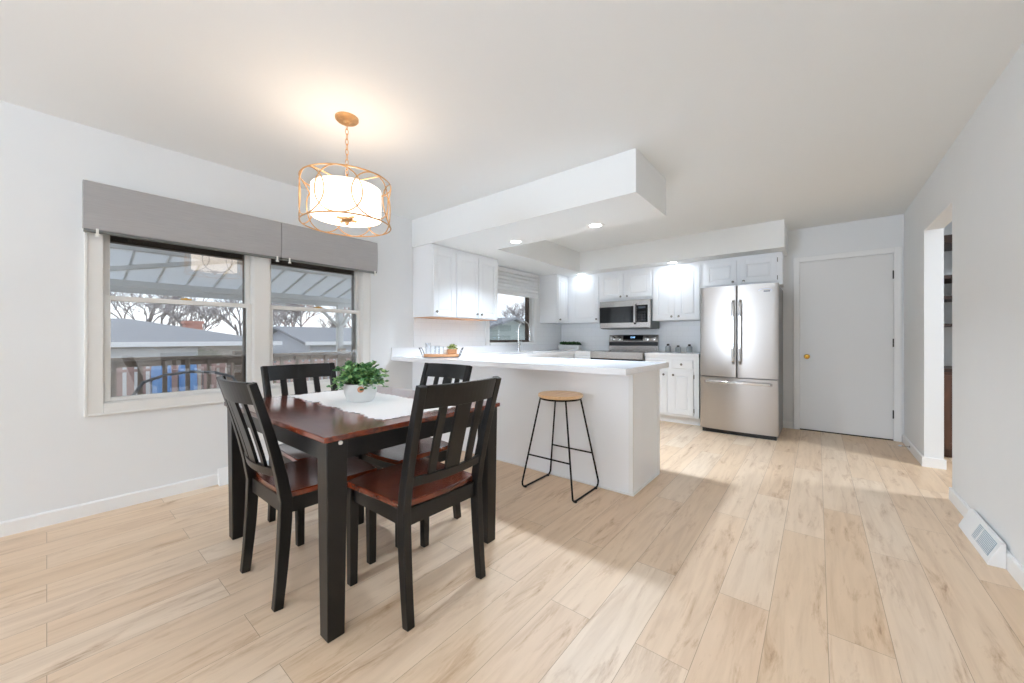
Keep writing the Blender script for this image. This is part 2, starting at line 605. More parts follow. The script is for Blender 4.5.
def wall_x(mb, x0, x1, y0, y1, holes, z0=0, z1=H):
    """wall slab thick x0..x1, running y0..y1, with holes (ya, yb, za, zb)"""
    y = y0
    for ya, yb, za, zb in sorted(holes):
        if ya > y: mb.box(x0, x1, y, ya, z0, z1)
        if za > z0: mb.box(x0, x1, ya, yb, z0, za)
        if zb < z1: mb.box(x0, x1, ya, yb, zb, z1)
        y = yb
    if y < y1: mb.box(x0, x1, y, y1, z0, z1)
    return mb

def wall_y(mb, y0, y1, x0, x1, holes, z0=0, z1=H):
    x = x0
    for xa, xb, za, zb in sorted(holes):
        if xa > x: mb.box(x, xa, y0, y1, z0, z1)
        if za > z0: mb.box(xa, xb, y0, y1, z0, za)
        if zb < z1: mb.box(xa, xb, y0, y1, zb, z1)
        x = xb
    if x < x1: mb.box(x, x1, y0, y1, z0, z1)
    return mb

W1 = (0.215, 1.065, 0.685, 2.03)
W2 = (1.155, 2.005, 0.685, 2.03)
W3 = (3.86, 4.93, 1.03, 2.08)
struct(wall_x(MB(), -3.70, XL, YF, YB, [W1, W2, W3]), 'wall_left', M['wall'], 'long white wall on the left holding the dining and kitchen windows', 'wall')
D1, D2, DT = -0.167, 0.639, 2.03
struct(wall_y(MB(), YB, YB + 0.13, -3.70, 3.6, [(D1 - 0.01, D2 + 0.01, 0, DT + 0.01)]), 'wall_back', M['wall'], 'white far wall holding the closed slab door', 'wall')
OP0, OP1, OPT = 3.91, 4.79, 2.045
struct(wall_x(MB(), XR, XR + 0.115, YF, YB, [(OP0, OP1, 0, OPT)]), 'wall_right', M['wall'], 'long white wall on the right with the open cased doorway', 'wall')
struct(wall_y(MB(), YF - 0.15, YF, -3.70, 3.6, [(-3.2, 0.4, 0.25, 2.3)]), 'wall_front', M['wall'], 'white wall behind the viewpoint with a wide window opening', 'wall')
struct(MB().box(3.45, 3.6, YF, YB, 0, H).box(XR + 0.13, 3.45, 2.4, 2.5, 0, H), 'wall_side', M['wall'], 'grey white walls of the small room beyond the doorway', 'wall')

# soffits hanging from the ceiling
SB = 2.132
struct(MB().box(XL, -0.985, 2.59, 3.265, SB, H), 'trim_1', M['ceiling'], 'boxed white soffit hanging above the breakfast counter', 'soffit')
struct(MB().box(XL, -2.86, 3.265, YB, SB, H), 'trim_2', M['ceiling'], 'boxed white soffit above the kitchen window wall', 'soffit')
struct(MB().box(-2.86, -0.288, 5.19, YB, SB, H), 'trim_3', M['ceiling'], 'boxed white soffit above the refrigerator wall cabinets', 'soffit')

# baseboards
def bb_poly(t=0.013, h=0.083):
    return [(0, 0), (t, 0), (t, h - 0.008), (t * 0.5, h), (0, h)]
b = MB(); b.prism([(XL + p[0], p[1]) for p in bb_poly()], 'y', YF, 2.594)
struct(b, 'baseboard_left', M['trim'], 'low white baseboard along the window wall', 'baseboard')
b = MB()
b.prism([(XR - p[0], p[1]) for p in bb_poly()], 'y', YF, OP0)
b.prism([(XR - p[0], p[1]) for p in bb_poly()], 'y', OP1, YB)
b.box(XR - 0.013, XR + 0.128, OP1 - 0.013, OP1, 0, 0.083)
b.box(XR - 0.013, XR + 0.128, OP0, OP0 + 0.013, 0, 0.083)
struct(b, 'baseboard_right', M['trim'], 'low white baseboard along the right wall and round the doorway jamb', 'baseboard')
b = MB(); b.prism([(YB - p[0], p[1]) for p in bb_poly()], 'x', -0.60, D1 - 0.066)
struct(b, 'baseboard_back', M['trim'], 'short white baseboard between refrigerator and slab door', 'baseboard')

# slab door in the far wall
dr = thing('door_1', 'closed plain white slab door with a brass knob in the far wall', 'door', ((D1 + D2) / 2, YB, 0), kind='structure')
hw = (D2 - D1) / 2
MB().box(-hw, hw, 0.012, 0.047, 0.012, DT).build('door_leaf', M['door'], dr, bevel=0.002)
c = MB()
for sx in (-1, 1):
    a, e = sorted((sx * (hw + 0.004), sx * (hw + 0.062)))
    c.box(a, e, -0.016, -0.0005, 0.0, DT + 0.062)
c.box(-hw - 0.004, hw + 0.004, -0.016, -0.0005, DT + 0.004, DT + 0.062)
c.build('door_casing', M['trim'], dr, bevel=0.003)
k = MB(); k.lathe([(0.0, 0.012), (0.028, 0.011), (0.030, 0.004), (0.012, 0.0), (0.012, -0.022), (0.022, -0.032), (0.027, -0.045), (0.022, -0.058), (0.0, -0.062)], (-hw + 0.068, 0, 0.89), 20, 'y')
k.build('door_knob', M['brass'], dr, smooth=True)
for z in (0.285, 1.06, 1.80):
    MB().box(hw - 0.006, hw + 0.004, -0.004, 0.014, z - 0.045, z + 0.045).build('hinge', M['hinge'], dr)
MB().box(-hw, hw, 0.008, 0.06, 0.0, 0.011).build('threshold', M['hinge'], dr)
MB().box(-hw - 0.0095, -hw - 0.001, 0.0, 0.129, 0, DT + 0.009).box(hw + 0.001, hw + 0.0095, 0.0045, 0.129, 0, DT + 0.009).box(-hw - 0.001, hw + 0.001, 0.0, 0.129, DT + 0.001, DT + 0.0095).build('door_frame', M['trim'], dr)
MB().box(-hw - 0.001, hw + 0.001, 0.05, 0.062, 0.012, DT + 0.001).build('door_backing', M['trim'], dr)  # unseen panel added to block light leaking past the door leaf

# little spring door stop on the baseboard near the door
ds = thing('door_stop', 'small white tipped spring door stop sticking out from right wall baseboard', 'door stop', (XR - 0.0135, 5.33, 0.045))
MB().lathe([(0.012, 0), (0.012, -0.004), (0.004, -0.006)], (0, 0, 0), 12, 'x').build('base', M['chrome'], ds)
sp = [(-0.005 - 0.055 * t / 60, 0.005 * math.cos(t * 0.9), 0.005 * math.sin(t * 0.9)) for t in range(61)]
MB().tube(sp, 0.0012, 5).build('spring', M['chrome'], ds)
MB().lathe([(0.007, -0.058), (0.009, -0.062), (0.009, -0.076), (0.005, -0.08)], (0, 0, 0), 12, 'x').build('rubber_tip', M['white'], ds, smooth=True)

# ------------------------------------------------------------------ dining windows
c = MB()
o0, o1, oz0, oz1 = 0.146, 2.074, 0.62, 2.10
X0, X1 = XL, XL + 0.018
c.box(X0, X1, o0, W1[0] + 0.012, oz0, oz1)
c.box(X0, X1, W2[1] - 0.012, o1, oz0, oz1)
c.box(X0, X1, W1[0] + 0.012, W2[1] - 0.012, oz0, W1[2] + 0.008)
c.box(X0, X1, W1[0] + 0.012, W2[1] - 0.012, W1[3] - 0.008, oz1)
c.box(X0, X1, W1[1] - 0.012, W2[0] + 0.012, W1[2] + 0.008, W1[3] - 0.008)
# outer raised bead
for (ya, yb, za, zb) in ((o0, o0 + 0.014, oz0, oz1), (o1 - 0.014, o1, oz0, oz1), (o0 + 0.014, o1 - 0.014, oz0, oz0 + 0.014)):
    c.box(X1, X1 + 0.008, ya, yb, za, zb)
struct(c, 'trim_4', M['casing'], 'wide white casing framing the pair of dining windows', 'window casing', bevel=0.003)

def double_hung(name, W, label):
    y0, y1, z0, z1 = W
    w = thing(name, label, 'window', (XL, (y0 + y1) / 2, z0), kind='structure')
    h = (y1 - y0) / 2
    Z = z1 - z0
    mid = 1.372 - z0
    f = MB()   # jamb liner
    f.box(-0.15, -0.001, -h, -h + 0.016, 0, Z).box(-0.15, -0.001, h - 0.016, h, 0, Z)
    f.box(-0.15, -0.001, -h + 0.016, h - 0.016, 0, 0.014).box(-0.15, -0.001, -h + 0.016, h - 0.016, Z - 0.014, Z)
    f.build('window_frame', M['casing'], w)
    b_ = MB()  # brown outer storm frame
    b_.box(-0.149, -0.118, -h + 0.017, -h + 0.045, 0.015, Z - 0.015).box(-0.149, -0.118, h - 0.045, h - 0.017, 0.015, Z - 0.015)
    b_.box(-0.149, -0.118, -h + 0.046, h - 0.046, Z - 0.075, Z - 0.015)
    b_.build('storm_frame', M['brown'], w)
    a, e = -h + 0.017, h - 0.017
    def sash(nm, xa, xb, za, zb, rb, rt, st=0.03):
        s_ = MB()
        s_.box(xa, xb, a, a + st, za, zb).box(xa, xb, e - st, e, za, zb)
        s_.box(xa, xb, a + st, e - st, za, za + rb).box(xa, xb, a + st, e - st, zb - rt, zb)
        so = s_.build(nm, M['casing'], w, bevel=0.002)
        gx = (xa + xb) / 2
        MB().box(gx - 0.002, gx + 0.002, a + st - 0.004, e - st + 0.004, za + rb - 0.004, zb - rt + 0.004).build('window_pane', M['glass'], so)
        return so
    lo = sash('lower_sash', -0.058, -0.022, 0.015, mid + 0.016, 0.024, 0.032)
    sash('upper_sash', -0.098, -0.062, mid - 0.014, Z - 0.015, 0.03, 0.035)
    MB().box(-0.045, -0.020, -0.03, 0.03, mid + 0.0165, mid + 0.026).lathe([(0.010, 0), (0.008, 0.006)], (-0.03, 0, mid + 0.026), 12).build('sash_lock', M['brass'], lo)
    return w
double_hung('window_1', W1, 'left double-hung window of the dining pair, white sashes')
double_hung('window_2', W2, 'right double-hung window of the dining pair, behind the potted plant')

# grey window shades
def shade(y0, y1, label):
    w = thing('window_shade', label, 'window shade', (XL + 0.027, (y0 + y1) / 2, 1.775), group='grey linen shades over the dining windows')
    h = (y1 - y0) / 2
    s_ = MB()
    s_.prism([(0, 0.012), (0.062, 0.006), (0.070, 0.10), (0.070, 0.20), (0.064, 0.296), (0.058, 0.300), (0, 0.300)], 'y', -h, h)
    s_.build('fabric', M['shade'], w, bevel=0.003)
    MB().box(0.004, 0.060, -h + 0.004, h - 0.004, -0.006, 0.005).build('bottom_rail', M['steeldark'], w)
    for yy in (-h + 0.06, h - 0.03):
        c_ = MB()
        c_.box(0.063, 0.071, yy - 0.006, yy + 0.006, -0.022, 0.012)
        c_.box(0.060, 0.076, yy - 0.010, yy + 0.010, -0.034, -0.023)
        c_.build('cord_clip', M['plastic'], w, bevel=0.002)
    return w
shade(0.137, 1.226, 'wide grey linen shade, the left one, over the window with the lamp reflection')
shade(1.229, 2.108, 'narrower grey linen shade, the right one, partly behind the pendant lamp')

# ------------------------------------------------------------------ kitchen window
w3 = thing('window_3', 'kitchen window above the sink with a brown outer frame', 'window', (XL, (W3[0] + W3[1]) / 2, W3[2]), kind='structure')
h3 = (W3[1] - W3[0]) / 2
Z3 = W3[3] - W3[2]
f = MB()
f.box(-0.15, -0.001, -h3, -h3 + 0.02, 0, Z3).box(-0.15, -0.001, h3 - 0.02, h3, 0, Z3).box(-0.15, -0.001, -h3 + 0.02, h3 - 0.02, 0, 0.02).box(-0.15, -0.001, -h3 + 0.02, h3 - 0.02, Z3 - 0.02, Z3)
f.build('window_frame', M['trim'], w3)
f = MB()
for a, e in ((-h3 + 0.02, -h3 + 0.07), (h3 - 0.07, h3 - 0.02)):
    f.box(-0.12, -0.075, a, e, 0.02, Z3 - 0.02)
f.box(-0.12, -0.075, -h3 + 0.07, h3 - 0.07, 0.02, 0.055).box(-0.12, -0.075, -h3 + 0.07, h3 - 0.07, Z3 - 0.06, Z3 - 0.02)
so = f.build('sash', M['brown'], w3)
MB().box(-0.10, -0.096, -h3 + 0.066, h3 - 0.066, 0.052, Z3 - 0.057).build('window_pane', M['glass'], so)
cr = MB(); cr.box(-0.07, -0.03, -0.09, -0.03, 0.0205, 0.034).tube([(-0.04, -0.06, 0.034), (-0.02, -0.05, 0.045), (-0.012, 0.0, 0.04), (-0.012, 0.02, 0.055)], 0.005, 6)
cr.build('crank_handle', M['brown'], w3)
c = MB()
c.box(X0, X0 + 0.018, W3[0] - 0.065, W3[0] + 0.008, 1.012, 2.13)
c.box(X0, X0 + 0.018, W3[1] - 0.008, W3[1] + 0.065, 1.012, 2.13)
c.box(X0, X0 + 0.018, W3[0] + 0.008, W3[1] - 0.008, W3[3] - 0.008, 2.13)
c.box(X0, X0 + 0.03, W3[0] + 0.008, W3[1] - 0.008, 1.012, W3[2] + 0.012)
struct(c, 'trim_5', M['trim'], 'white casing around the kitchen sink window', 'window casing', bevel=0.003)
sh = thing('roller_shade', 'short white pleated shade pulled up over the kitchen sink window', 'window shade', (XL + 0.02, (W3[0] + W3[1]) / 2, 1.755))
s_ = MB()
fr_, bk_ = [], []
for i in range(6):
    for dx, dz in ((0.040, 0.002), (0.056, 0.027), (0.040, 0.052)):
        fr_.append((dx, dz + i * 0.0528))
bk_ = [(p[0] - 0.002, p[1]) for p in reversed(fr_)]
s_.prism(fr_ + bk_, 'y', -h3 - 0.03, h3 + 0.03)
s_.build('fabric', M['cellular'], sh)
MB().box(0.03, 0.06, -h3 - 0.03, h3 + 0.03, -0.014, -0.001).build('bottom_rail', M['trim'], sh)
MB().box(0.0, 0.06, -h3 - 0.03, h3 + 0.03, 0.318, 0.365).build('head_rail', M['trim'], sh)

# ------------------------------------------------------------------ cabinets
def door_mesh(mb, x0, x1, z0, z1, y=0.0, t=0.018, fr=0.055):
    """raised panel door, front faces -y, back at y"""
    yb, yf = y, y - t
    mb.box(x0, x1, yf + 0.008, yb, z0, z1)
    mb.box(x0, x0 + fr, yf, yf + 0.008, z0, z1)
    mb.box(x1 - fr, x1, yf, yf + 0.008, z0, z1)
    mb.box(x0 + fr, x1 - fr, yf, yf + 0.008, z0, z0 + fr)
    mb.box(x0 + fr, x1 - fr, yf, yf + 0.008, z1 - fr, z1)
    a = (x0 + fr + 0.008, x1 - fr - 0.008, z0 + fr + 0.008, z1 - fr - 0.008)
    g = 0.018
    b_ = (a[0] + g, a[1] - g, a[2] + g, a[3] - g)
    y1_, y2_ = yf + 0.008, yf + 0.0015
    mb.hexa([(a[0], y1_, a[2]), (a[1], y1_, a[2]), (a[1], y1_, a[3]), (a[0], y1_, a[3]), (b_[0], y2_, b_[2]), (b_[1], y2_, b_[2]), (b_[1], y2_, b_[3]), (b_[0], y2_, b_[3])])

def knob_mesh(x, z, y=-0.018):
    k_ = MB()
    k_.lathe([(0.006, 0), (0.006, -0.012), (0.014, -0.018), (0.015, -0.024), (0.010, -0.030), (0.0, -0.031)], (x, y, z), 14, 'y')
    return k_

def cabinet(name, label, cat, loc, rz, w, d, z0, z1, doors, drawers=(), group=None, toe=False, bottom=False, hinges=()):
    """loc = front left corner at floor level; local x along the front, +y into the cabinet"""
    c_ = thing(name, label, cat, loc, rz, group)
    bd = MB()
    zb = z0 + (0.10 if toe else 0)
    bd.box(0, w, 0.0, d, zb, z1)
    if toe:
        bd.box(0, w, 0.065, d, z0, zb)
    bd.build('carcass', M['cab'], c_)
    if bottom:
        MB().box(0.004, w - 0.004, 0.004, d - 0.004, z0 - 0.004, z0).build('underside', M['cabin'], c_)
    for (a, e, za, zb_, kx, kz) in doors:
        m_ = MB()
        door_mesh(m_, a, e, za, zb_)
        dd = m_.build('door', M['cab'], c_, bevel=0.0015, seg=1)
        if kx is not None:
            knob_mesh(kx, kz).build('knob', M['knob'], dd, smooth=True)
    for (a, e, za, zb_) in drawers:
        m_ = MB()
        m_.box(a, e, -0.010, 0, za, zb_)
        m_.hexa([(a, -0.010, za), (e, -0.010, za), (e, -0.010, zb_), (a, -0.010, zb_), (a + 0.012, -0.018, za + 0.012), (e - 0.012, -0.018, za + 0.012), (e - 0.012, -0.018, zb_ - 0.012), (a + 0.012, -0.018, zb_ - 0.012)])
        dd = m_.build('drawer', M['cab'], c_, bevel=0.001, seg=1)
        knob_mesh((a + e) / 2, (za + zb_) / 2).build('knob', M['knob'], dd, smooth=True)
    for (hx, hz) in hinges:
        MB().box(hx - 0.004, hx + 0.004, -0.012, -0.0005, hz - 0.025, hz + 0.025).build('hinge', M['knob'], c_)
    return c_

UP = 'white wall cabinets hung under the soffits'
UZ0, UZ1 = 1.345, 2.13
CF = -3.22
cabinet('wall_cabinet', 'single door white wall cabinet nearest the dining area, left of the kitchen window', 'cabinet', (CF, 2.603, 0), R(90), 0.343, 0.33, UZ0, UZ1,
        [(0.012, 0.322, UZ0 + 0.012, 2.085, 0.045, UZ0 + 0.055)], group=UP, bottom=True)
cabinet('wall_cabinet', 'two door white wall cabinet directly left of the kitchen window', 'cabinet', (CF, 2.947, 0), R(90), 0.725, 0.33, UZ0, UZ1,
        [(0.010, 0.358, UZ0 + 0.012, 2.085, 0.325, UZ0 + 0.055), (0.368, 0.712, UZ0 + 0.012, 2.085, 0.40, UZ0 + 0.055)], group=UP, bottom=True)
cabinet('wall_cabinet', 'narrow white wall cabinet right of the kitchen window', 'cabinet', (CF, 5.105, 0), R(90), 0.334, 0.33, UZ0 + 0.015, UZ1,
        [(0.020, 0.305, UZ0 + 0.03, 2.085, 0.05, UZ0 + 0.065)], group=UP)
YC = 5.44
cabinet('wall_cabinet', 'white corner wall cabinet left of the microwave, above the succulent box', 'cabinet', (XL, YC, 0), 0, 0.905, YB - YC, UZ0 + 0.015, UZ1,
        [(0.405, 0.892, UZ0 + 0.03, 2.085, 0.865, UZ0 + 0.065)], group=UP)
cabinet('wall_cabinet', 'short two door white wall cabinet above the microwave', 'cabinet', (-2.644, YC, 0), 0, 0.812, YB - YC, 1.672, UZ1,
        [(0.014, 0.385, 1.71, 2.085, 0.355, 1.735), (0.425, 0.80, 1.71, 2.085, 0.455, 1.735)], group=UP)
cabinet('wall_cabinet', 'tall two door white wall cabinet between microwave and refrigerator', 'cabinet', (-1.831, YC, 0), 0, 0.645, YB - YC, UZ0 + 0.015, UZ1,
        [(0.022, 0.300, UZ0 + 0.03, 2.085, 0.272, UZ0 + 0.065), (0.338, 0.622, UZ0 + 0.03, 2.085, 0.366, UZ0 + 0.065)], group=UP)
cabinet('wall_cabinet', 'short two door white wall cabinet above the refrigerator', 'cabinet', (-1.185, YC, 0), 0, 0.865, YB - YC, 1.745, UZ1,
        [(0.035, 0.400, 1.79, 2.085, 0.362, 1.815), (0.442, 0.812, 1.79, 2.085, 0.478, 1.815)], group=UP, hinges=[(0.818, 1.83), (0.818, 2.04)])

BF = 5.15
cabinet('base_cabinet', 'white two door two drawer base cabinet between stove and refrigerator', 'cabinet', (-1.83, BF, 0), 0, 0.676, YB - BF - 0.001, 0, 0.87,
        [(0.022, 0.292, 0.13, 0.685, 0.255, 0.635), (0.338, 0.612, 0.13, 0.685, 0.375, 0.635)],
        [(0.022, 0.292, 0.715, 0.835), (0.338, 0.612, 0.715, 0.835)], toe=True, hinges=[(0.618, 0.19), (0.618, 0.62)])
cabinet('base_cabinet', 'white base cabinet in the corner left of the stove', 'cabinet', (-2.925, BF, 0), 0, 0.31, YB - BF - 0.001, 0, 0.87,
        [(0.03, 0.29, 0.13, 0.685, 0.06, 0.635)], [(0.03, 0.29, 0.715, 0.835)], toe=True)
cabinet('base_cabinet', 'long white sink base cabinet under the kitchen window', 'cabinet', (-2.935, 3.20, 0), R(90), 1.94, 0.613, 0, 0.87,
        [(0.03 + i * 0.475, 0.475 + i * 0.475, 0.13, 0.685, 0.43 + i * 0.475 if i % 2 == 0 else 0.07 + i * 0.475, 0.635) for i in range(4)],
        [(0.03 + i * 0.475, 0.475 + i * 0.475, 0.715, 0.835) for i in range(4)], toe=True)

# peninsula body
PX, PY0, PY1 = -1.012, 2.594, 3.195
pn = thing('breakfast_peninsula', 'white panelled peninsula base carrying the breakfast counter', 'peninsula', (PX, PY0, 0))
L = PX - XL
MB().box(-L + 0.001, -0.003, 0.003, PY1 - PY0, 0.0, 0.869).build('back_panel', M['panel'], pn)
MB().box(-0.003, 0.0, 0.003, 0.553, 0.0, 0.869).build('end_panel', M['panel'], pn)
MB().prism([(-0.028, 0.0), (0.003, 0.0), (0.003, 0.022), (0.0, 0.022), (0.0, 0.003), (-0.028, 0.003)], 'z', 0.0135, 0.869).build('corner_strip', M['trim'], pn)
MB().box(0.0, 0.004, 0.535, 0.555, 0.0135, 0.869).build('corner_strip', M['trim'], pn)
q = MB(); q.box(-L + 0.014, 0.012, -0.012, 0.0, 0, 0.013).box(0.0, 0.012, 0.0, 0.56, 0, 0.013)
q.build('base_moulding', M['trim'], pn, bevel=0.005)

# worktops
SX0, SX1, SY0, SY1 = -3.40, -3.00, 4.02, 4.72
CZ0, CZ1 = 0.872, 0.913
k = MB()
WX = XL + 0.001
k.box(WX, -0.948, 2.325, 3.215, CZ0, CZ1)
k.box(WX, -2.905, 3.215, SY0, CZ0, CZ1)
k.box(WX, SX0, SY0, SY1, CZ0, CZ1)
k.box(SX1, -2.905, SY0, SY1, CZ0, CZ1)
k.box(WX, -2.905, SY1, 5.125, CZ0, CZ1)
k.box(WX, -2.615, 5.125, YB - 0.001, CZ0, CZ1)
wt = tag(k.build('worktop', M['counter']), 'long white quartz worktop running from breakfast counter round the sink corner', 'countertop')
k = MB()
k.box(WX, XL + 0.018, 2.325, YB - 0.001, CZ1, 1.01)
k.build('backsplash_lip', M['counter'], wt)
sk = MB()
e_ = 0.012
sk.box(SX0 - e_, SX1 + e_, SY0 - e_, SY1 + e_, 0.70, 0.71)
sk.box(SX0 - e_, SX0, SY0 - e_, SY1 + e_, 0.71, CZ0 - 0.001).box(SX1, SX1 + e_, SY0 - e_, SY1 + e_, 0.71, CZ0 - 0.001)
sk.box(SX0, SX1, SY0 - e_, SY0, 0.71, CZ0 - 0.001).box(SX0, SX1, SY1, SY1 + e_, 0.71, CZ0 - 0.001)
sk.build('sink_basin', M['steelh'], wt)
tag(MB().box(-1.828, -1.152, 5.122, YB - 0.001, CZ0, CZ1).build('worktop', M['counter'], bevel=0.003), 'short white quartz worktop between stove and refrigerator', 'countertop')

# tile backsplash
t_ = MB()
t_.box(-3.53, -1.16, YB - 0.008, YB - 0.0005, CZ1 + 0.002, 1.355)
struct(t_, 'trim_6', M['tile'], 'white subway tile backsplash behind the stove', 'backsplash')
t_ = MB()
t_.box(XL + 0.0005, XL + 0.007, 2.61, W3[0] - 0.07, 1.012, 1.34)
t_.box(XL + 0.0005, XL + 0.007, W3[1] + 0.07, YB - 0.01, 1.012, 1.355)
struct(t_, 'trim_7', M['tile'], 'white subway tile backsplash beside the kitchen window', 'backsplash')

# outlet on the far wall tile
# faucet
fc = thing('faucet', 'tall brushed nickel gooseneck faucet behind the sink', 'faucet', (-3.455, 4.42, CZ1))
MB().lathe([(0.030, 0), (0.030, 0.006), (0.022, 0.012), (0.020, 0.14), (0.014, 0.15)], (0, 0, 0), 20).build('base', M['chrome'], fc, smooth=True)
pts = [(0, 0, 0.15), (0, 0, 0.34)]
for i in range(1, 13):
    a = PI - PI * i / 12
    pts.append((0.10 + 0.10 * math.cos(a), 0, 0.34 + 0.10 * math.sin(a)))
pts += [(0.205, 0, 0.30), (0.21, 0, 0.26)]
MB().tube(pts, 0.010, 10).build('gooseneck', M['chrome'], fc, smooth=True)
MB().lathe([(0.013, 0.26), (0.019, 0.24), (0.020, 0.17), (0.014, 0.165)], (0.21, 0, 0), 16).build('spray_head', M['chrome'], fc, smooth=True)
MB().tube([(0, 0.018, 0.09), (0, 0.045, 0.10), (0, 0.06, 0.16)], [0.009, 0.008, 0.006], 8).build('lever', M['chrome'], fc, smooth=True)

# ------------------------------------------------------------------ stove
SW = 0.772
st = thing('stove', 'stainless steel electric range with black control panel under the microwave', 'stove', (-2.608, 5.085, 0))
MB().box(0, SW, 0.02, 0.665, 0.09, 0.905).build('body', M['steeldark'], st)
MB().box(0.01, SW - 0.01, 0.05, 0.6, 0.0, 0.09).build('plinth', M['blackplastic'], st)
MB().box(-0.004, SW + 0.002, -0.012, 0.60, 0.905, 0.918).build('cooktop', M['blackglass'], st, bevel=0.003)
MB().box(-0.004, SW + 0.002, -0.022, -0.0125, 0.822, 0.9175).build('front_trim', M['steelh'], st, bevel=0.003)
MB().box(0.0, SW, -0.018, 0.02, 0.785, 0.820).build('vent_gap', M['blackplastic'], st)
od = MB().box(0.004, SW - 0.004, -0.022, 0.02, 0.27, 0.783).build('oven_door', M['steelh'], st, bevel=0.004)
MB().box(0.07, SW - 0.07, -0.026, -0.0225, 0.36, 0.66).build('oven_glass', M['blackglass'], od)
hd = MB().tube([(0.06, -0.07, 0.72), (SW - 0.06, -0.07, 0.72)], 0.013, 10)
hd.box(0.07, 0.09, -0.07, -0.022, 0.712, 0.728).box(SW - 0.09, SW - 0.07, -0.07, -0.022, 0.712, 0.728)
hd.build('handle', M['chrome'], od, smooth=True)
MB().box(0.004, SW - 0.004, -0.022, 0.02, 0.10, 0.262).build('drawer', M['steelh'], st, bevel=0.004)
for (bx, by, br_) in ((0.20, 0.17, 0.10), (0.57, 0.17, 0.085), (0.20, 0.44, 0.075), (0.57, 0.44, 0.10)):
    ring = [(bx + br_ * math.cos(2 * PI * i / 28), by + br_ * math.sin(2 * PI * i / 28), 0.9186) for i in range(28)]
    MB().tube(ring, 0.0012, 4, loop=True).build('burner_ring', M['steeldark'], st)
bg = MB(); bg.prism([(0.61, 0.905), (0.665, 0.905), (0.665, 1.165), (0.635, 1.165), (0.61, 1.06), (0.612, 1.055), (0.625, 1.05), (0.625, 1.0), (0.605, 0.995)], 'x', 0, SW)
bgo = bg.build('backguard', M['steelh'], st)
MB().box(0.004, SW - 0.004, 0.6095, 0.624, 1.001, 1.049).build('vent_slot', M['blackplastic'], bgo)
tilt = math.atan2(0.025, 0.105)
cp = MB(Matrix.Translation((0, 0.61, 1.06)) @ Matrix.Rotation(-tilt, 4, 'X'))
cp.box(0.235, 0.545, -0.003, -0.0005, 0.012, 0.098)
cp.build('display', M['blackglass'], bgo)
for kx in (0.065, 0.165, 0.607, 0.705):
    kb = MB(Matrix.Translation((0, 0.61, 1.06)) @ Matrix.Rotation(-tilt, 4, 'X'))
    kb.lathe([(0.034, 0.0), (0.034, -0.006), (0.027, -0.008), (0.024, -0.032), (0.0, -0.033)], (kx, 0, 0.054), 18, 'y')
    kb.box(kx - 0.004, kx + 0.004, -0.040, -0.033, 0.032, 0.076)
    kb.build('knob', M['chrome'], bgo, smooth=True)

# a lit clock on the display
def text_obj(name, body, size, mtx, m, parent, extrude=0.0006, bold=0.0):
    cu = bpy.data.curves.new(name, 'FONT')
    cu.body = body
    cu.size = size
    cu.extrude = extrude
    cu.offset = bold
    cu.align_x = 'CENTER'
    cu.align_y = 'CENTER'
    tmp = bpy.data.objects.new(name + '_tmp', cu)
    COL.objects.link(tmp)
    bpy.context.view_layer.update()
    me = bpy.data.meshes.new_from_object(tmp.evaluated_get(bpy.context.evaluated_depsgraph_get()))
    bpy.data.objects.remove(tmp)
    bpy.data.curves.remove(cu)
    me.transform(mtx)
    me.materials.clear()
    me.materials.append(m)
    o = bpy.data.objects.new(name, me)
    COL.objects.link(o)
    o.parent = parent
    return o
M['clock'] = mat('lit_clock_digits', (0.6, 0.8, 1.0), 0.5, emit=(0.6, 0.8, 1.0), estr=1.5)
text_obj('clock_digits', '12:00', 0.035, Matrix.Translation((0.385, 0.61, 1.06)) @ Matrix.Rotation(-tilt, 4, 'X') @ Matrix.Translation((0, -0.0045, 0.065)) @ Matrix.Rotation(R(90), 4, 'X'), M['clock'], bgo)

# ------------------------------------------------------------------ microwave
mw = thing('microwave', 'stainless over-range microwave with dark glass door above the stove', 'microwave', (-2.606, 5.365, 1.255))
MW, MH = 0.772, 0.41
MB().box(0, MW, 0.03, 0.395, 0.0, MH).build('body', M['steeldark'], mw)
mf = MB().box(0.0, MW, 0.0, 0.029, 0.012, MH).build('front_panel', M['steelh'], mw, bevel=0.003)
MB().box(0.0, 0.535, -0.005, -0.0005, 0.085, 0.325).build('door_glass', M['blackglass'], mf)
MB().box(0.575, 0.735, -0.004, -0.0005, 0.085, 0.335).build('control_panel', M['blackglass'], mf)
for i in range(4):
    for j in range(3):
        MB().box(0.605 + j * 0.038, 0.63 + j * 0.038, -0.0055, -0.0042, 0.11 + i * 0.036, 0.132 + i * 0.036).build('button', M['blackplastic'], mf)
MB().box(0.605, 0.705, -0.0055, -0.0042, 0.285, 0.315).build('display', M['winoutside'], mf)
hp = [(0.555, -0.004, 0.06), (0.555, -0.030, 0.085), (0.555, -0.038, 0.21), (0.555, -0.030, 0.335), (0.555, -0.004, 0.36)]
MB().sweep(hp, 0.026, 0.012).build('handle', M['chrome'], mf, bevel=0.003)
MB().box(0.03, MW - 0.03, 0.03, 0.36, -0.006, -0.0005).build('vent_grille', M['blackplastic'], mw)

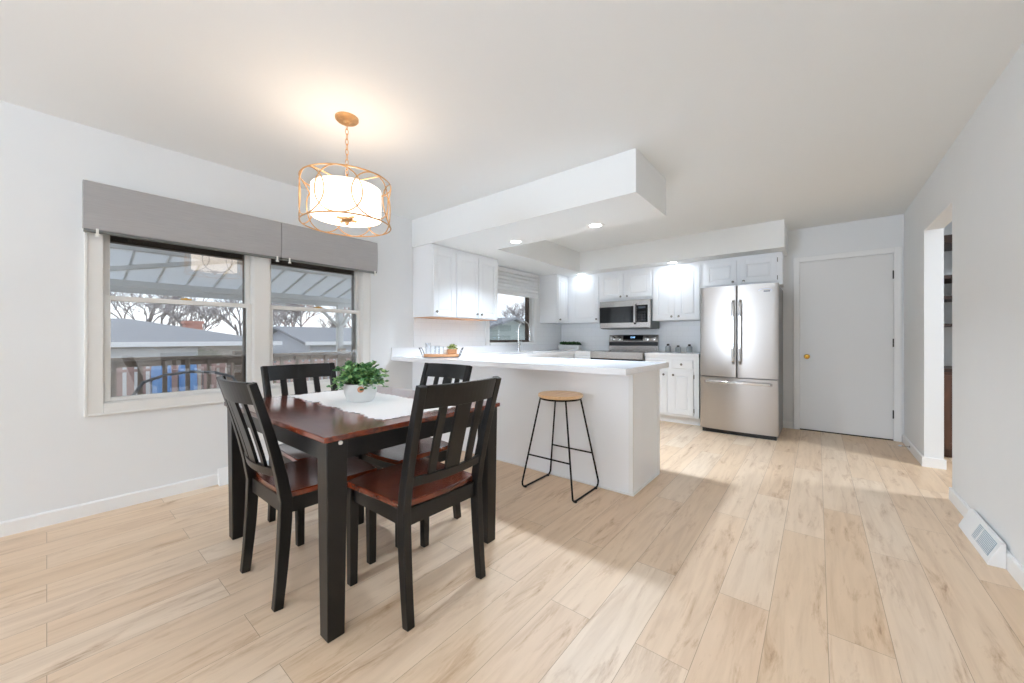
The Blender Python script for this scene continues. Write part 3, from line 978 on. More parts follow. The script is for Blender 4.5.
# ------------------------------------------------------------------ refrigerator
fr = thing('refrigerator', 'stainless french door refrigerator with bottom freezer drawer', 'refrigerator', (-1.097, 4.925, 0))
FW = 0.773
MB().box(0.004, FW - 0.004, 0.075, 0.74, 0.03, 1.69).build('body', M['steeldark'], fr, bevel=0.004)
MB().box(0.02, FW - 0.02, 0.05, 0.68, 0.0, 0.045).build('base_grille', M['blackplastic'], fr)
def curved_panel(x0, x1, z0, z1):
    n = 14
    poly = []
    for i in range(n + 1):
        x = x0 + (x1 - x0) * i / n
        u = (x - FW / 2) / (FW / 2)
        poly.append((x, 0.022 * u * u))
    # round the outer edges
    poly2 = [(x0, 0.068)] + [(poly[0][0], poly[0][1] + 0.010), (poly[0][0] + 0.006, poly[0][1] + 0.002)] + poly[1:-1] + [(poly[-1][0] - 0.006, poly[-1][1] + 0.002), (poly[-1][0], poly[-1][1] + 0.010)] + [(x1, 0.068)]
    m_ = MB(); m_.prism(poly2, 'z', z0, z1)
    return m_
xm = 0.385
dl = curved_panel(0.0, xm - 0.003, 0.665, 1.71).build('left_door', M['steel'], fr, smooth=True)
dr_ = curved_panel(xm + 0.003, FW, 0.665, 1.71).build('right_door', M['steel'], fr, smooth=True)
fz = curved_panel(0.0, FW, 0.05, 0.655).build('freezer_drawer', M['steel'], fr, smooth=True)
for dd, x in ((dl, 0.352), (dr_, 0.421)):
    hp = [(x, 0.0, 0.815), (x, -0.045, 0.85), (x, -0.058, 1.0), (x, -0.062, 1.18), (x, -0.058, 1.36), (x, -0.045, 1.51), (x, 0.0, 1.545)]
    MB().sweep(hp, 0.026, 0.016).build('handle', M['chrome'], dd, bevel=0.005)
hp = [(0.055, 0.02, 0.60), (0.075, -0.025, 0.605)] + [(0.075 + 0.62 * i / 10, -0.025 - 0.03 * math.sin(PI * i / 10), 0.605 + 0.004 * math.sin(PI * i / 10)) for i in range(1, 10)] + [(0.695, -0.025, 0.605), (0.715, 0.02, 0.60)]
MB().sweep(hp, 0.030, 0.014, (0, 0, 1)).build('handle', M['chrome'], fz, bevel=0.004)
# maker's emblem: pale swoosh oval with dark block lettering, upper corner of the right door
M['badge'] = mat('emblem_silver_blue', (0.80, 0.83, 0.90), 0.3, 0.5)
M['badgedark'] = mat('emblem_dark', (0.16, 0.18, 0.24), 0.4)
sw = []
for i in range(25):
    a = R(200) - R(240) * i / 24
    sw.append((0.655 + 0.060 * math.cos(a), 0.0045 + 0.003, 1.632 + 0.020 * math.sin(a)))
MB().tube(sw, [0.0012 + 0.0035 * math.sin(PI * i / 24) for i in range(25)], 6).build('emblem', M['badge'], dr_)
lt = MB()
lx = 0.640
for wd in (0.011, 0.008, 0.010, 0.008, 0.010):
    lt.box(lx, lx + wd, 0.0065, 0.012, 1.618, 1.632)
    lx += wd + 0.0022
lt.build('emblem_lettering', M['badgedark'], dr_)

# ------------------------------------------------------------------ recessed lights
for i, (x, y, lab) in enumerate(((-2.475, 3.12, 'round recessed downlight in the counter soffit, nearer the window wall'), (-1.56, 3.12, 'round recessed downlight in the counter soffit, nearer its open end'),
                                 (-2.93, 5.36, 'round recessed downlight in the corner soffit near the left wall cabinets'), (-1.52, 5.31, 'round recessed downlight above the cabinet beside the refrigerator'))):
    d_ = thing('recessed_light', lab, 'ceiling light', (x, y, SB), group='recessed downlights in the kitchen soffits')
    MB().lathe([(0.058, -0.0035), (0.078, -0.003), (0.082, 0.0), (0.056, 0.0)], (0, 0, -0.0005), 32).build('trim_ring', M['trim'], d_, smooth=True)
    MB().lathe([(0.0, -0.0045), (0.054, -0.0045), (0.056, -0.0015)], (0, 0, 0), 32).build('lens', M['lens'], d_)
    l = bpy.data.lights.new('downlight', 'AREA')
    l.shape = 'DISK'; l.size = 0.11; l.energy = (12, 17, 0.9, 2.6)[i]; l.color = (0.82, 0.96, 1.12); l.spread = R((125, 140, 180, 180)[i])
    lo = bpy.data.objects.new('downlight', l)
    lo.location = (x, y, SB - 0.012)
    COL.objects.link(lo)

# ------------------------------------------------------------------ pendant
PCX, PCY = -2.207, 1.141
pd = thing('pendant_lamp', 'gold ring drum pendant lamp with lit white shade above the dining table', 'pendant lamp', (PCX, PCY, H))
MB().lathe([(0.066, 0.0), (0.066, -0.012), (0.058, -0.020), (0.020, -0.024), (0.012, -0.035), (0.0, -0.036)], (0, 0, -0.0005), 32).build('canopy', M['gold'], pd, smooth=True)
zt, zb = 2.048 - H, 1.792 - H
DR, SR = 0.252, 0.195
z = -0.036
i = 0
while z > zt + 0.03:
    ov = []
    for j in range(12):
        a = 2 * PI * j / 12
        u, w_ = 0.0085 * math.cos(a), 0.019 * math.sin(a)
        ov.append((u, 0, z - 0.017 + w_) if i % 2 == 0 else (0, u, z - 0.017 + w_))
    MB().tube(ov, 0.0022, 5, loop=True).build('chain_link', M['gold'], pd, smooth=True)
    z -= 0.0305
    i += 1
MB().tube([(0, 0, z + 0.02), (0, 0, zb + 0.03)], 0.006, 8).build('stem', M['gold'], pd)
cg = MB()
N = 8
for zz in (zt, zb):
    cg.tube([(DR * math.cos(2 * PI * j / 64), DR * math.sin(2 * PI * j / 64), zz) for j in range(64)], 0.004, 6, loop=True)
hh = (zt - zb) / 2
ang = hh / DR * 1.0
for k_ in range(N):
    a0 = 2 * PI * k_ / N + 0.12
    rr = []
    for j in range(36):
        t = 2 * PI * j / 36
        a = a0 + ang * math.cos(t)
        rr.append((DR * math.cos(a), DR * math.sin(a), (zt + zb) / 2 + hh * math.sin(t)))
    cg.tube(rr, 0.0036, 6, loop=True)
for k_ in range(4):
    a = PI / 2 * k_ + 0.3
    cg.tube([(0, 0, zt + 0.0), (DR * math.cos(a), DR * math.sin(a), zt)], 0.003, 5)
cg.build('ring_cage', M['gold'], pd, smooth=True)
sdm = MB(); sdm.lathe([(SR, zb + 0.045), (SR, zt - 0.04), (SR - 0.003, zt - 0.04), (SR - 0.003, zb + 0.045)], (0, 0, 0), 48, cap=False)
sdm.build('lamp_shade', M['lampshade'], pd, smooth=True)
MB().lathe([(0, zb + 0.046), (SR - 0.004, zb + 0.046), (SR - 0.004, zb + 0.050), (0, zb + 0.050)], (0, 0, 0), 48).build('diffuser', M['lampshade'], pd, smooth=True)
fn = MB(); fn.lathe([(0.0, zb + 0.0), (0.010, zb + 0.004), (0.012, zb + 0.018), (0.030, zb + 0.028), (0.034, zb + 0.040), (0.012, zb + 0.0455)], (0, 0, 0), 20)
fn.box(-0.075, 0.075, -0.006, 0.006, zb + 0.030, zb + 0.0405).box(-0.006, 0.006, -0.06, 0.06, zb + 0.030, zb + 0.0405)
fn.build('finial', M['gold'], pd, smooth=True)
l = bpy.data.lights.new('pendant_bulb', 'POINT'); l.energy = 0.6; l.color = (1.0, 0.88, 0.78); l.shadow_soft_size = 0.05
lo = bpy.data.objects.new('pendant_bulb', l); lo.location = (PCX, PCY, 1.93); COL.objects.link(lo)

# ------------------------------------------------------------------ dining table
TX0, TX1, TY0, TY1, TZ = -2.575, -1.362, 0.622, 1.578, 0.755
tb = thing('dining_table', 'rectangular cherry topped dining table with square black legs', 'table', ((TX0 + TX1) / 2, (TY0 + TY1) / 2, 0))
hx, hy = (TX1 - TX0) / 2, (TY1 - TY0) / 2
MB().box(-hx, hx, -hy, hy, TZ - 0.022, TZ).build('tabletop', M['top'], tb, bevel=0.004)
a_ = MB()
i0 = 0.025
a_.box(-hx + 0.09, hx - 0.09, -hy + i0, -hy + i0 + 0.02, 0.655, TZ - 0.0225).box(-hx + 0.09, hx - 0.09, hy - i0 - 0.02, hy - i0, 0.655, TZ - 0.0225)
a_.box(-hx + i0, -hx + i0 + 0.02, -hy + 0.09, hy - 0.09, 0.655, TZ - 0.0225).box(hx - i0 - 0.02, hx - i0, -hy + 0.09, hy - 0.09, 0.655, TZ - 0.0225)
a_.build('apron', M['black'], tb)
for sx in (-1, 1):
    for sy in (-1, 1):
        xo, yo = sx * (hx - 0.008), sy * (hy - 0.010)
        def rect(w_):
            xs = sorted((xo, xo - sx * w_)); ys = sorted((yo, yo - sy * w_))
            return (xs[0], xs[1], ys[0], ys[1])
        def rect2(w_):
            cx, cy = xo - sx * 0.042, yo - sy * 0.042
            return (cx - w_ / 2, cx + w_ / 2, cy - w_ / 2, cy + w_ / 2)
        m_ = MB(); m_.frustum(rect2(0.064), rect2(0.080), 0, TZ - 0.0225)
        m_.build('leg', M['black'], tb, bevel=0.004)
MB().lathe([(0.0, 0.008), (0.007, 0.006), (0.008, 0.0)], (hx - 0.010, -hy + 0.062, TZ - 0.031), 12, 'x').build('felt_button', M['plastic'], tb)

# ------------------------------------------------------------------ dining chairs
def rail_curve(x, bow):
    return -bow * (1 - (x / 0.20) ** 2)

def make_chair():
    c_ = thing('dining_chair', '', 'chair')
    ys = lambda z: (-0.20 - 0.030 * ((0.44 - z) / 0.44) ** 1.6) if z < 0.44 else (-0.20 - 0.125 * ((z - 0.44) / 0.50) ** 1.25)
    # seat
    s_ = MB()
    nx, ny = 14, 10
    top, bot = [], []
    for j in range(ny + 1):
        v = j / ny
        for i_ in range(nx + 1):
            u = i_ / nx * 2 - 1
            w_ = 0.205 + 0.020 * v
            y = -0.185 + 0.415 * v - 0.022 * u * u * v - (0.02 * (1 - u * u) * (1 - v))
            dish = -0.008 * (1 - u * u) * (1 - (2 * v - 1) ** 2)
            top.append((u * w_, y, 0.466 + dish)); bot.append((u * w_, y, 0.441))
    a = s_.pts(top); b_ = s_.pts(bot)
    W_ = nx + 1
    for j in range(ny):
        for i_ in range(nx):
            p = j * W_ + i_
            s_.f.append((a + p, a + p + 1, a + p + W_ + 1, a + p + W_))
            s_.f.append((b_ + p, b_ + p + W_, b_ + p + W_ + 1, b_ + p + 1))
    per = [i_ for i_ in range(nx + 1)] + [j * W_ + nx for j in range(1, ny + 1)] + [ny * W_ + i_ for i_ in range(nx - 1, -1, -1)] + [j * W_ for j in range(ny - 1, 0, -1)]
    for q_ in range(len(per)):
        p0, p1 = per[q_], per[(q_ + 1) % len(per)]
        s_.f.append((a + p0, b_ + p0, b_ + p1, a + p1))
    s_.build('seat', M['seat'], c_, smooth=True, bevel=0.004)
    ap = MB()
    ap.box(-0.200, 0.200, -0.205, -0.185, 0.375, 0.4405)
    ap.box(-0.185, 0.185, 0.170, 0.190, 0.385, 0.4405)
    for sx in (-1, 1):
        xs = sorted((sx * 0.188, sx * 0.206))
        ap.box(xs[0], xs[1], -0.184, 0.172, 0.380, 0.4405)
    ap.build('seat_frame', M['black'], c_)
    zs = [0.0, 0.08, 0.16, 0.26, 0.36, 0.44, 0.54, 0.64, 0.74, 0.84, 0.935]
    for sx in (-1, 1):
        m_ = MB()
        m_.sweep([(sx * (0.199 + 0.010 * max(0, (z_ - 0.44) / 0.5)), ys(z_), z_) for z_ in zs], 0.034, [0.036, 0.038, 0.041, 0.045, 0.047, 0.046, 0.042, 0.038, 0.034, 0.031, 0.028])
        m_.build('rear_leg', M['black'], c_, bevel=0.003)
        m_ = MB()
        m_.frustum((sx * 0.202 - 0.017, sx * 0.202 + 0.017, 0.171, 0.205), (sx * 0.202 - 0.021, sx * 0.202 + 0.021, 0.165, 0.207), 0, 0.4405)
        m_.build('front_leg', M['black'], c_, bevel=0.003)
    def rail(nm, zb0, zb1, bow, th, droop=0.0):
        m_ = MB()
        rs = []
        for i_ in range(17):
            x = -0.191 + 0.382 * i_ / 16
            g = rail_curve(x, bow)
            dz = droop * (1 - (x / 0.191) ** 2)
            y0_, y1_ = ys(zb0) + g, ys(zb1) + g
            rs.append([(x, y0_ - th / 2, zb0 + dz), (x, y0_ + th / 2, zb0 + dz), (x, y1_ + th / 2, zb1), (x, y1_ - th / 2, zb1)])
        m_.rings(rs)
        return m_.build(nm, M['black'], c_, bevel=0.002)
    rail('top_rail', 0.845, 0.936, 0.034, 0.020, droop=0.0)
    rail('lower_rail', 0.535, 0.572, 0.030, 0.020)
    for xc, w_ in ((-0.102, 0.036), (0.0, 0.078), (0.102, 0.036)):
        m_ = MB()
        g0, g1 = rail_curve(xc, 0.030), rail_curve(xc, 0.034)
        path = []
        for i_ in range(7):
            z_ = 0.568 + (0.85 - 0.568) * i_ / 6
            path.append((xc, ys(z_) + g0 + (g1 - g0) * i_ / 6 + 0.002, z_))
        m_.sweep(path, w_, 0.012)
        m_.build('slat', M['black'], c_, bevel=0.001)
    return c_

CG = 'black slat back chairs around the dining table'
chair0 = make_chair()
spots = [
    ((-1.920, 0.825, 0), 0, 'black slat back dining chair on the near long side, back towards the viewer at left'),
    ((-1.447, 1.072, 0), R(90), 'black slat back dining chair at the right end, its whole back nearest the viewer'),
    ((-2.352, 1.060, 0), R(-90), 'black slat back dining chair at the window end of the table'),
    ((-1.932, 1.372, 0), R(180), 'black slat back dining chair on the far side, facing from the peninsula'),
]
for i, (loc, rz, lab) in enumerate(spots):
    o = chair0 if i == 0 else copy_tree(chair0)
    o.location = loc
    o.rotation_euler = (0, 0, rz)
    tag(o, lab, 'chair', CG)

# ------------------------------------------------------------------ runner, pot, plant
random.seed(3)
rn = MB()
nx, ny = 130, 40
rx0, rx1, ry0, ry1 = -2.515, -1.455, 0.925, 1.345
A_, B_ = [], []
for j in range(ny + 1):
    for i_ in range(nx + 1):
        u, v = i_ / nx, j / ny
        x = rx0 + (rx1 - rx0) * u
        y = ry0 + (ry1 - ry0) * v
        ex, ey = 1 - min(1, min(u, 1 - u) * 14), 1 - min(1, min(v, 1 - v) * 9)
        x += (1 if u > 0.5 else -1) * ex * 0.006 * math.cos(v * 22 * PI)
        y += (1 if v > 0.5 else -1) * ey * (0.007 * math.cos(u * 44 * PI) + 0.008 * math.sin(u * 9 * PI + 1))
        yskew = 0.03 * (u - 0.5)
        zz = TZ + 0.0026 + 0.0018 * (1 + math.sin(x * 31 + y * 17) * math.sin(y * 43)) * 0.5
        bump_ = math.exp(-((x + 2.10) ** 2 + (y - 0.965) ** 2) / 0.0016) * 0.014
        A_.append((x, y - yskew, zz + bump_)); B_.append((x, y - yskew, zz - 0.0022 + bump_))
a = rn.pts(A_); b_ = rn.pts(B_)
W_ = nx + 1
for j in range(ny):
    for i_ in range(nx):
        p = j * W_ + i_
        rn.f.append((a + p, a + p + 1, a + p + W_ + 1, a + p + W_))
        rn.f.append((b_ + p, b_ + p + W_, b_ + p + W_ + 1, b_ + p + 1))
per = [i_ for i_ in range(nx + 1)] + [j * W_ + nx for j in range(1, ny + 1)] + [ny * W_ + i_ for i_ in range(nx - 1, -1, -1)] + [j * W_ for j in range(ny - 1, 0, -1)]
for q_ in range(len(per)):
    p0, p1 = per[q_], per[(q_ + 1) % len(per)]
    rn.f.append((a + p0, b_ + p0, b_ + p1, a + p1))
tag(rn.build('table_runner', M['lace'], smooth=True), 'white lace table runner with scalloped edges lying on the dining table', 'table runner')

def leaf(mb, base, d, size, roll=0.0, wide=0.75):
    d = Vector(d).normalized()
    s_ = d.cross(Vector((0, 0, 1)))
    if s_.length < 0.1:
        s_ = Vector((1, 0, 0))
    s_.normalize()
    s_ = Matrix.Rotation(roll, 3, d) @ s_
    n = s_.cross(d).normalized()
    b0 = Vector(base)
    L_ = size
    w_ = size * wide / 2
    pts_ = [b0, b0 + d * L_ * 0.3 + s_ * w_ * 0.85 + n * L_ * 0.06, b0 + d * L_ * 0.7 + s_ * w_ * 0.8 + n * L_ * 0.05, b0 + d * L_ - n * L_ * 0.05,
            b0 + d * L_ * 0.7 - s_ * w_ * 0.8 + n * L_ * 0.05, b0 + d * L_ * 0.3 - s_ * w_ * 0.85 + n * L_ * 0.06, b0 + d * L_ * 0.5 - n * L_ * 0.04]
    i_ = mb.pts(pts_)
    for q_ in ((0, 1, 6), (1, 2, 6), (2, 3, 6), (3, 4, 6), (4, 5, 6), (5, 0, 6)):
        mb.f.append(tuple(i_ + k_ for k_ in q_))

pl = thing('potted_plant', 'small bushy green plant in a white ceramic bowl on the table runner', 'plant', (-1.985, 1.105, TZ + 0.0052))
pm = MB()
seg = 12
rs = []
for r_, z_, off in ((0.060, 0.0, 0), (0.074, 0.018, 0.5), (0.085, 0.048, 0), (0.089, 0.076, 0.5), (0.088, 0.100, 0), (0.083, 0.100, 0), (0.080, 0.080, 0)):
    rs.append([(r_ * math.cos(2 * PI * (j + off * 0.5) / 24), r_ * math.sin(2 * PI * (j + off * 0.5) / 24), z_) for j in range(24)])
pm.rings(rs)
pm.build('pot', M['ceramic'], pl, smooth=True, bevel=0.001)
dm = MB(Matrix.Translation((0.0765, -0.0425, 0.074)) @ Matrix.Rotation(R(61), 4, 'Z'))
dm.lathe([(0.0, -0.006), (0.016, -0.005), (0.017, 0.002)], (0, 0, 0), 20, 'y')
dm.build('copper_dot', M['copper'], pl)
MB().lathe([(0.0, 0.092), (0.0795, 0.090), (0.0795, 0.085), (0, 0.085)], (0, 0, 0), 20).build('soil', M['soil'], pl)
random.seed(11)
sm, fm = MB(), MB()
for k_ in range(135):
    az = random.uniform(0, 2 * PI)
    el = math.asin(random.uniform(0.06, 0.99))
    ln = random.uniform(0.07, 0.142) * (0.96 + 0.06 * math.cos(el))
    d0 = Vector((math.cos(az) * math.cos(el), math.sin(az) * math.cos(el), math.sin(el)))
    b0 = Vector((math.cos(az) * 0.05 * random.random(), math.sin(az) * 0.05 * random.random(), 0.096))
    path = []
    for i_ in range(6):
        t = i_ / 5
        path.append(b0 + d0 * ln * t + Vector((0, 0, 0.02 * math.sin(t * PI))) + Vector((0, 0, -0.018 * t * t)) * (1.5 - el))
    sm.tube(path, 0.0012, 4)
    for i_ in range(1, 6):
        for s2 in range(3):
            a2 = random.uniform(0, 2 * PI)
            dd = (d0 * 0.6 + Vector((math.cos(a2), math.sin(a2), random.uniform(-0.2, 0.7)))).normalized()
            leaf(fm, path[i_], dd, random.uniform(0.017, 0.027), random.uniform(-1, 1), 0.95)
sm.build('stems', M['leaf'], pl)
fm.build('foliage', M['leaf'], pl)

# ------------------------------------------------------------------ stool
sto = thing('bar_stool', 'backless bar stool with round light wood seat and thin black metal frame', 'stool', (-1.482, 2.400, 0))
SZ = 0.70
MB().lathe([(0.0, SZ - 0.024), (0.158, SZ - 0.024), (0.165, SZ - 0.018), (0.165, SZ - 0.004), (0.160, SZ), (0.0, SZ + 0.001)], (0, 0, 0), 48).build('seat', M['stoolwood'], sto, smooth=True)
MB().tube([(0.150 * math.cos(2 * PI * j / 40), 0.150 * math.sin(2 * PI * j / 40), SZ - 0.031) for j in range(40)], 0.0065, 8, loop=True).build('seat_ring', M['blackmetal'], sto, smooth=True)
for sx in (-1, 1):
    x = sx * 0.211
    xt, yt = sx * 0.108, 0.105
    yb_ = 0.190
    path = [(xt, -yt, SZ - 0.031), (x, -yb_, 0.05), (x + 0, -yb_ + 0.004, 0.028), (x, -yb_ + 0.020, 0.0115), (x, -yb_ + 0.04, 0.0085), (x, yb_ - 0.04, 0.0085), (x, yb_ - 0.020, 0.0115), (x, yb_ - 0.004, 0.028), (x, yb_, 0.05), (xt, yt, SZ - 0.031)]
    MB().tube(path, 0.0065, 8).build('leg_loop', M['blackmetal'], sto, smooth=True)
    for yy in (-0.15, 0.15):
        MB().lathe([(0.011, 0.0), (0.011, 0.012)], (x, yy, 0.0), 10).build('foot_pad', M['blackplastic'], sto)
for sy in (-1, 1):
    zf = 0.255
    t = (zf - 0.05) / (SZ - 0.031 - 0.05)
    xx = 0.208 + (0.108 - 0.208) * t; yy = 0.190 + (0.105 - 0.190) * t
    MB().tube([(-xx, sy * yy, zf), (xx, sy * yy, zf)], 0.0058, 8).build('foot_rail', M['blackmetal'], sto, smooth=True)

# ------------------------------------------------------------------ tray with glasses on the breakfast counter
TC = Vector((-3.055, 2.60, CZ1))
trz = YAW
tr_ = thing('serving_tray', 'oval wooden serving tray with black metal band handles on the counter', 'tray', TC, trz)
def oval(rx, ry, n=32, p=2.6):
    out = []
    for i_ in range(n):
        a = 2 * PI * i_ / n
        c_, s_ = math.cos(a), math.sin(a)
        out.append((rx * math.copysign(abs(c_) ** (2 / p), c_), ry * math.copysign(abs(s_) ** (2 / p), s_)))
    return out
MB().prism(oval(0.185, 0.10), 'z', 0.007, 0.032).build('board', M['woodbox'], tr_, bevel=0.003)
bn = [(-0.222, 0, 0.095), (-0.212, 0, 0.080), (-0.196, 0, 0.040), (-0.188, 0, 0.012), (-0.178, 0, 0.004), (0.178, 0, 0.004), (0.188, 0, 0.012), (0.196, 0, 0.040), (0.212, 0, 0.080), (0.222, 0, 0.095)]
for yy in (-0.05, 0.05):
    MB().sweep([(p[0], yy, p[2]) for p in bn], 0.008, 0.006, (0, 1, 0)).build('band', M['blackmetal'], tr_)
for sx in (-1, 1):
    MB().tube([(sx * 0.222, -0.052, 0.095), (sx * 0.222, 0.052, 0.095)], 0.0055, 8).build('handle', M['blackmetal'], tr_)
def on_tray(x, y, z=0.0325):
    c_, s_ = math.cos(trz), math.sin(trz)
    return (TC.x + x * c_ - y * s_, TC.y + x * s_ + y * c_, TC.z + z)
for (x, y, hgt, r_, lab) in ((-0.145, 0.015, 0.115, 0.030, 'clear drinking glass at the far left of the tray'), (-0.085, -0.03, 0.085, 0.030, 'clear short glass second from the left on the tray'),
                       (-0.055, 0.045, 0.085, 0.030, 'clear short glass towards the back of the tray'), (-0.005, 0.0, 0.075, 0.032, 'clear short glass in the middle of the tray')):
    g_ = MB()
    g_.lathe([(0.0, 0.0), (r_ * 0.85, 0.0), (r_, hgt), (r_ - 0.0025, hgt), (r_ * 0.85 - 0.0025, 0.006), (0.0, 0.006)], (0, 0, 0), 20)
    o = g_.build('drinking_glass', M['tumbler'], smooth=True)
    o.location = on_tray(x, y)
    tag(o, lab, 'glass', 'clear glasses on the serving tray')
g_ = MB().lathe([(0.0, 0), (0.019, 0.0), (0.020, 0.002), (0.020, 0.048), (0.0, 0.048)], (0, 0, 0), 20)
o = g_.build('candle', M['ceramic'], smooth=True)
o.location = on_tray(0.043, -0.01)
tag(o, 'small white candle between the glasses and the boxed flowers on the tray', 'candle')
bx = thing('flower_box', 'small wooden box of pale yellow flowers and greenery on the serving tray', 'flower box', on_tray(0.112, 0.0), trz)
b_ = MB(); b_.frustum((-0.042, 0.042, -0.035, 0.035), (-0.048, 0.048, -0.040, 0.040), 0, 0.052)
b_.build('box', M['woodbox'], bx, bevel=0.002)
random.seed(5)
fl = MB()
for k_ in range(170):
    az, el = random.uniform(0, 2 * PI), random.uniform(0.0, 1.5)
    d0 = Vector((math.cos(az) * math.cos(el) * 1.3, math.sin(az) * math.cos(el), math.sin(el)))
    leaf(fl, Vector((0, 0, 0.052)) + d0 * random.uniform(0.01, 0.042), d0, random.uniform(0.014, 0.024), random.uniform(-1, 1), 0.8)
fl.build('foliage', M['leafpale'], bx)

# succulent planter in the corner
sb = thing('succulent_planter', 'long white planter of dark green succulents on the far corner worktop', 'planter', (-3.285, 5.62, CZ1))
b_ = MB(); b_.frustum((-0.19, 0.19, -0.05, 0.05), (-0.20, 0.20, -0.058, 0.058), 0, 0.085)
b_.build('trough', M['ceramic'], sb, bevel=0.003)
random.seed(8)
fl = MB()
for k_ in range(9):
    cx = -0.165 + 0.33 * k_ / 8
    for j_ in range(46):
        az, el = random.uniform(0, 2 * PI), random.uniform(0.0, 1.5)
        d0 = Vector((math.cos(az) * math.cos(el), math.sin(az) * math.cos(el), math.sin(el)))
        leaf(fl, Vector((cx, random.uniform(-0.02, 0.02), 0.087)) + d0 * random.uniform(0.005, 0.02), d0, random.uniform(0.03, 0.048), random.uniform(-1, 1), 0.6)
fl.build('foliage', M['succ'], sb)

# three little jars
def jar(x, y, h_, lab):
    j_ = thing('jar', lab, 'jar', (x, y, CZ1), group='small glass jars between stove and refrigerator')
    MB().lathe([(0.0, 0), (0.034, 0.0), (0.038, 0.006), (0.038, h_ * 0.62), (0.028, h_ * 0.74), (0.018, h_ * 0.78), (0.0, h_ * 0.78)], (0, 0, 0), 20).build('body', M['jar'], j_, smooth=True)
    MB().lathe([(0.0, h_ * 0.781), (0.017, h_ * 0.781), (0.019, h_ * 0.82), (0.019, h_ * 0.95), (0.014, h_), (0.0, h_)], (0, 0, 0), 16).build('stopper', M['hinge'], j_, smooth=True)
jar(-1.662, 5.6, 0.118, 'left small grey glass jar with dark stopper, closest to the stove')
jar(-1.525, 5.6, 0.098, 'middle and shortest small grey glass jar with dark stopper')
jar(-1.378, 5.6, 0.115, 'right small grey glass jar with dark stopper, closest to the refrigerator')

# ------------------------------------------------------------------ toe-kick floor registers
def register(lab, loc, rz, ln):
    """local: wall at x=0, projects to +x, runs along y from 0 to ln"""
    v = thing('wall_register', lab, 'vent', loc, rz, 'white metal baseboard registers')
    pj, hh_ = 0.050, 0.120
    m_ = MB(); m_.prism([(0, 0), (pj + 0.008, 0), (pj + 0.008, 0.012), (0.012, hh_), (0, hh_)], 'y', 0, ln)
    m_.build('housing', M['trim'], v, bevel=0.002)
    th = math.atan2(hh_ - 0.012, pj + 0.008 - 0.012)
    base = Vector((pj + 0.008, 0, 0.012))
    up = Vector((-math.cos(th), 0, math.sin(th)))
    nn = Vector((math.sin(th), 0, math.cos(th)))
    sl = math.hypot(hh_ - 0.012, pj - 0.004)
    g_ = MB()
    def P_(y, t, off):
        p = base + up * t + nn * off
        return (p.x, y, p.z)
    g_.rings([[P_(ln * 0.42, 0.022, 0.0005), P_(ln * 0.93, 0.022, 0.0005), P_(ln * 0.93, sl - 0.018, 0.0005), P_(ln * 0.42, sl - 0.018, 0.0005)],
              [P_(ln * 0.42, 0.022, 0.002), P_(ln * 0.93, 0.022, 0.002), P_(ln * 0.93, sl - 0.018, 0.002), P_(ln * 0.42, sl - 0.018, 0.002)]])
    g_.build('grille', M['screen'], v)
    s_ = MB()
    for k_ in range(9):
        t0 = 0.026 + (sl - 0.05) * k_ / 8
        s_.rings([[P_(ln * 0.425, t0, 0.0022), P_(ln * 0.925, t0, 0.0022), P_(ln * 0.925, t0 + 0.0025, 0.0022), P_(ln * 0.425, t0 + 0.0025, 0.0022)],
                  [P_(ln * 0.425, t0, 0.0045), P_(ln * 0.925, t0, 0.0045), P_(ln * 0.925, t0 + 0.0025, 0.0045), P_(ln * 0.425, t0 + 0.0025, 0.0045)]])
    yk = ln * 0.56
    s_.rings([[P_(yk, 0.022, 0.0022), P_(yk + 0.008, 0.022, 0.0022), P_(yk + 0.008, sl - 0.018, 0.0022), P_(yk, sl - 0.018, 0.0022)],
              [P_(yk, 0.022, 0.005), P_(yk + 0.008, 0.022, 0.005), P_(yk + 0.008, sl - 0.018, 0.005), P_(yk, sl - 0.018, 0.005)]])
    s_.build('louvres', M['trim'], v)
    return v
register('white sloped baseboard register at the foot of the right wall', (XR - 0.0135, 3.39, 0), R(180), 0.49)
register('white sloped baseboard register at the foot of the window wall behind the table', (XL + 0.0135, 0.816, 0), 0, 0.40)

# ------------------------------------------------------------------ hutch in the room beyond the doorway
hu = thing('built_in_hutch', 'dark wood cabinet with open shelves above seen through the doorway', 'hutch', (0.87, 5.25, 0))
HW = 1.5
MB().box(0, HW, 0.0, 0.50, 0.06, 0.80).box(0.02, HW - 0.02, 0.05, 0.5, 0, 0.06).build('base_cabinet', M['hutch'], hu)
for k_ in range(3):
    m_ = MB(); door_mesh(m_, 0.02 + k_ * 0.49, 0.49 + k_ * 0.49, 0.09, 0.77)
    m_.build('door', M['hutch'], hu)
MB().box(-0.005, HW, -0.02, 0.50, 0.80, 0.83).build('top', M['shelf'], hu)
for z_, th in ((1.235, 0.022), (1.49, 0.03), (1.68, 0.034), (2.03, 0.075)):
    MB().box(0, HW, 0.0, 0.50, z_ - th / 2, z_ + th / 2).build('shelf', M['shelf'], hu)
MB().box(0, HW, 0.501, 0.515, 0.83, 2.3).build('back_panel', M['wall'], hu)

# ------------------------------------------------------------------ outside
GZ = -1.25
tag(MB().box(-70, -3.72, -30, 60, GZ - 0.2, GZ).build('lawn', M['grass']), 'brownish winter lawn beyond the porch', 'lawn', kind='structure')
tag(MB().box(-6.9, -3.72, -3.0, 3.6, -0.20, -0.06).build('deck_floor', M['deckwood']), 'weathered wooden deck floor outside the dining windows', 'deck', kind='structure')

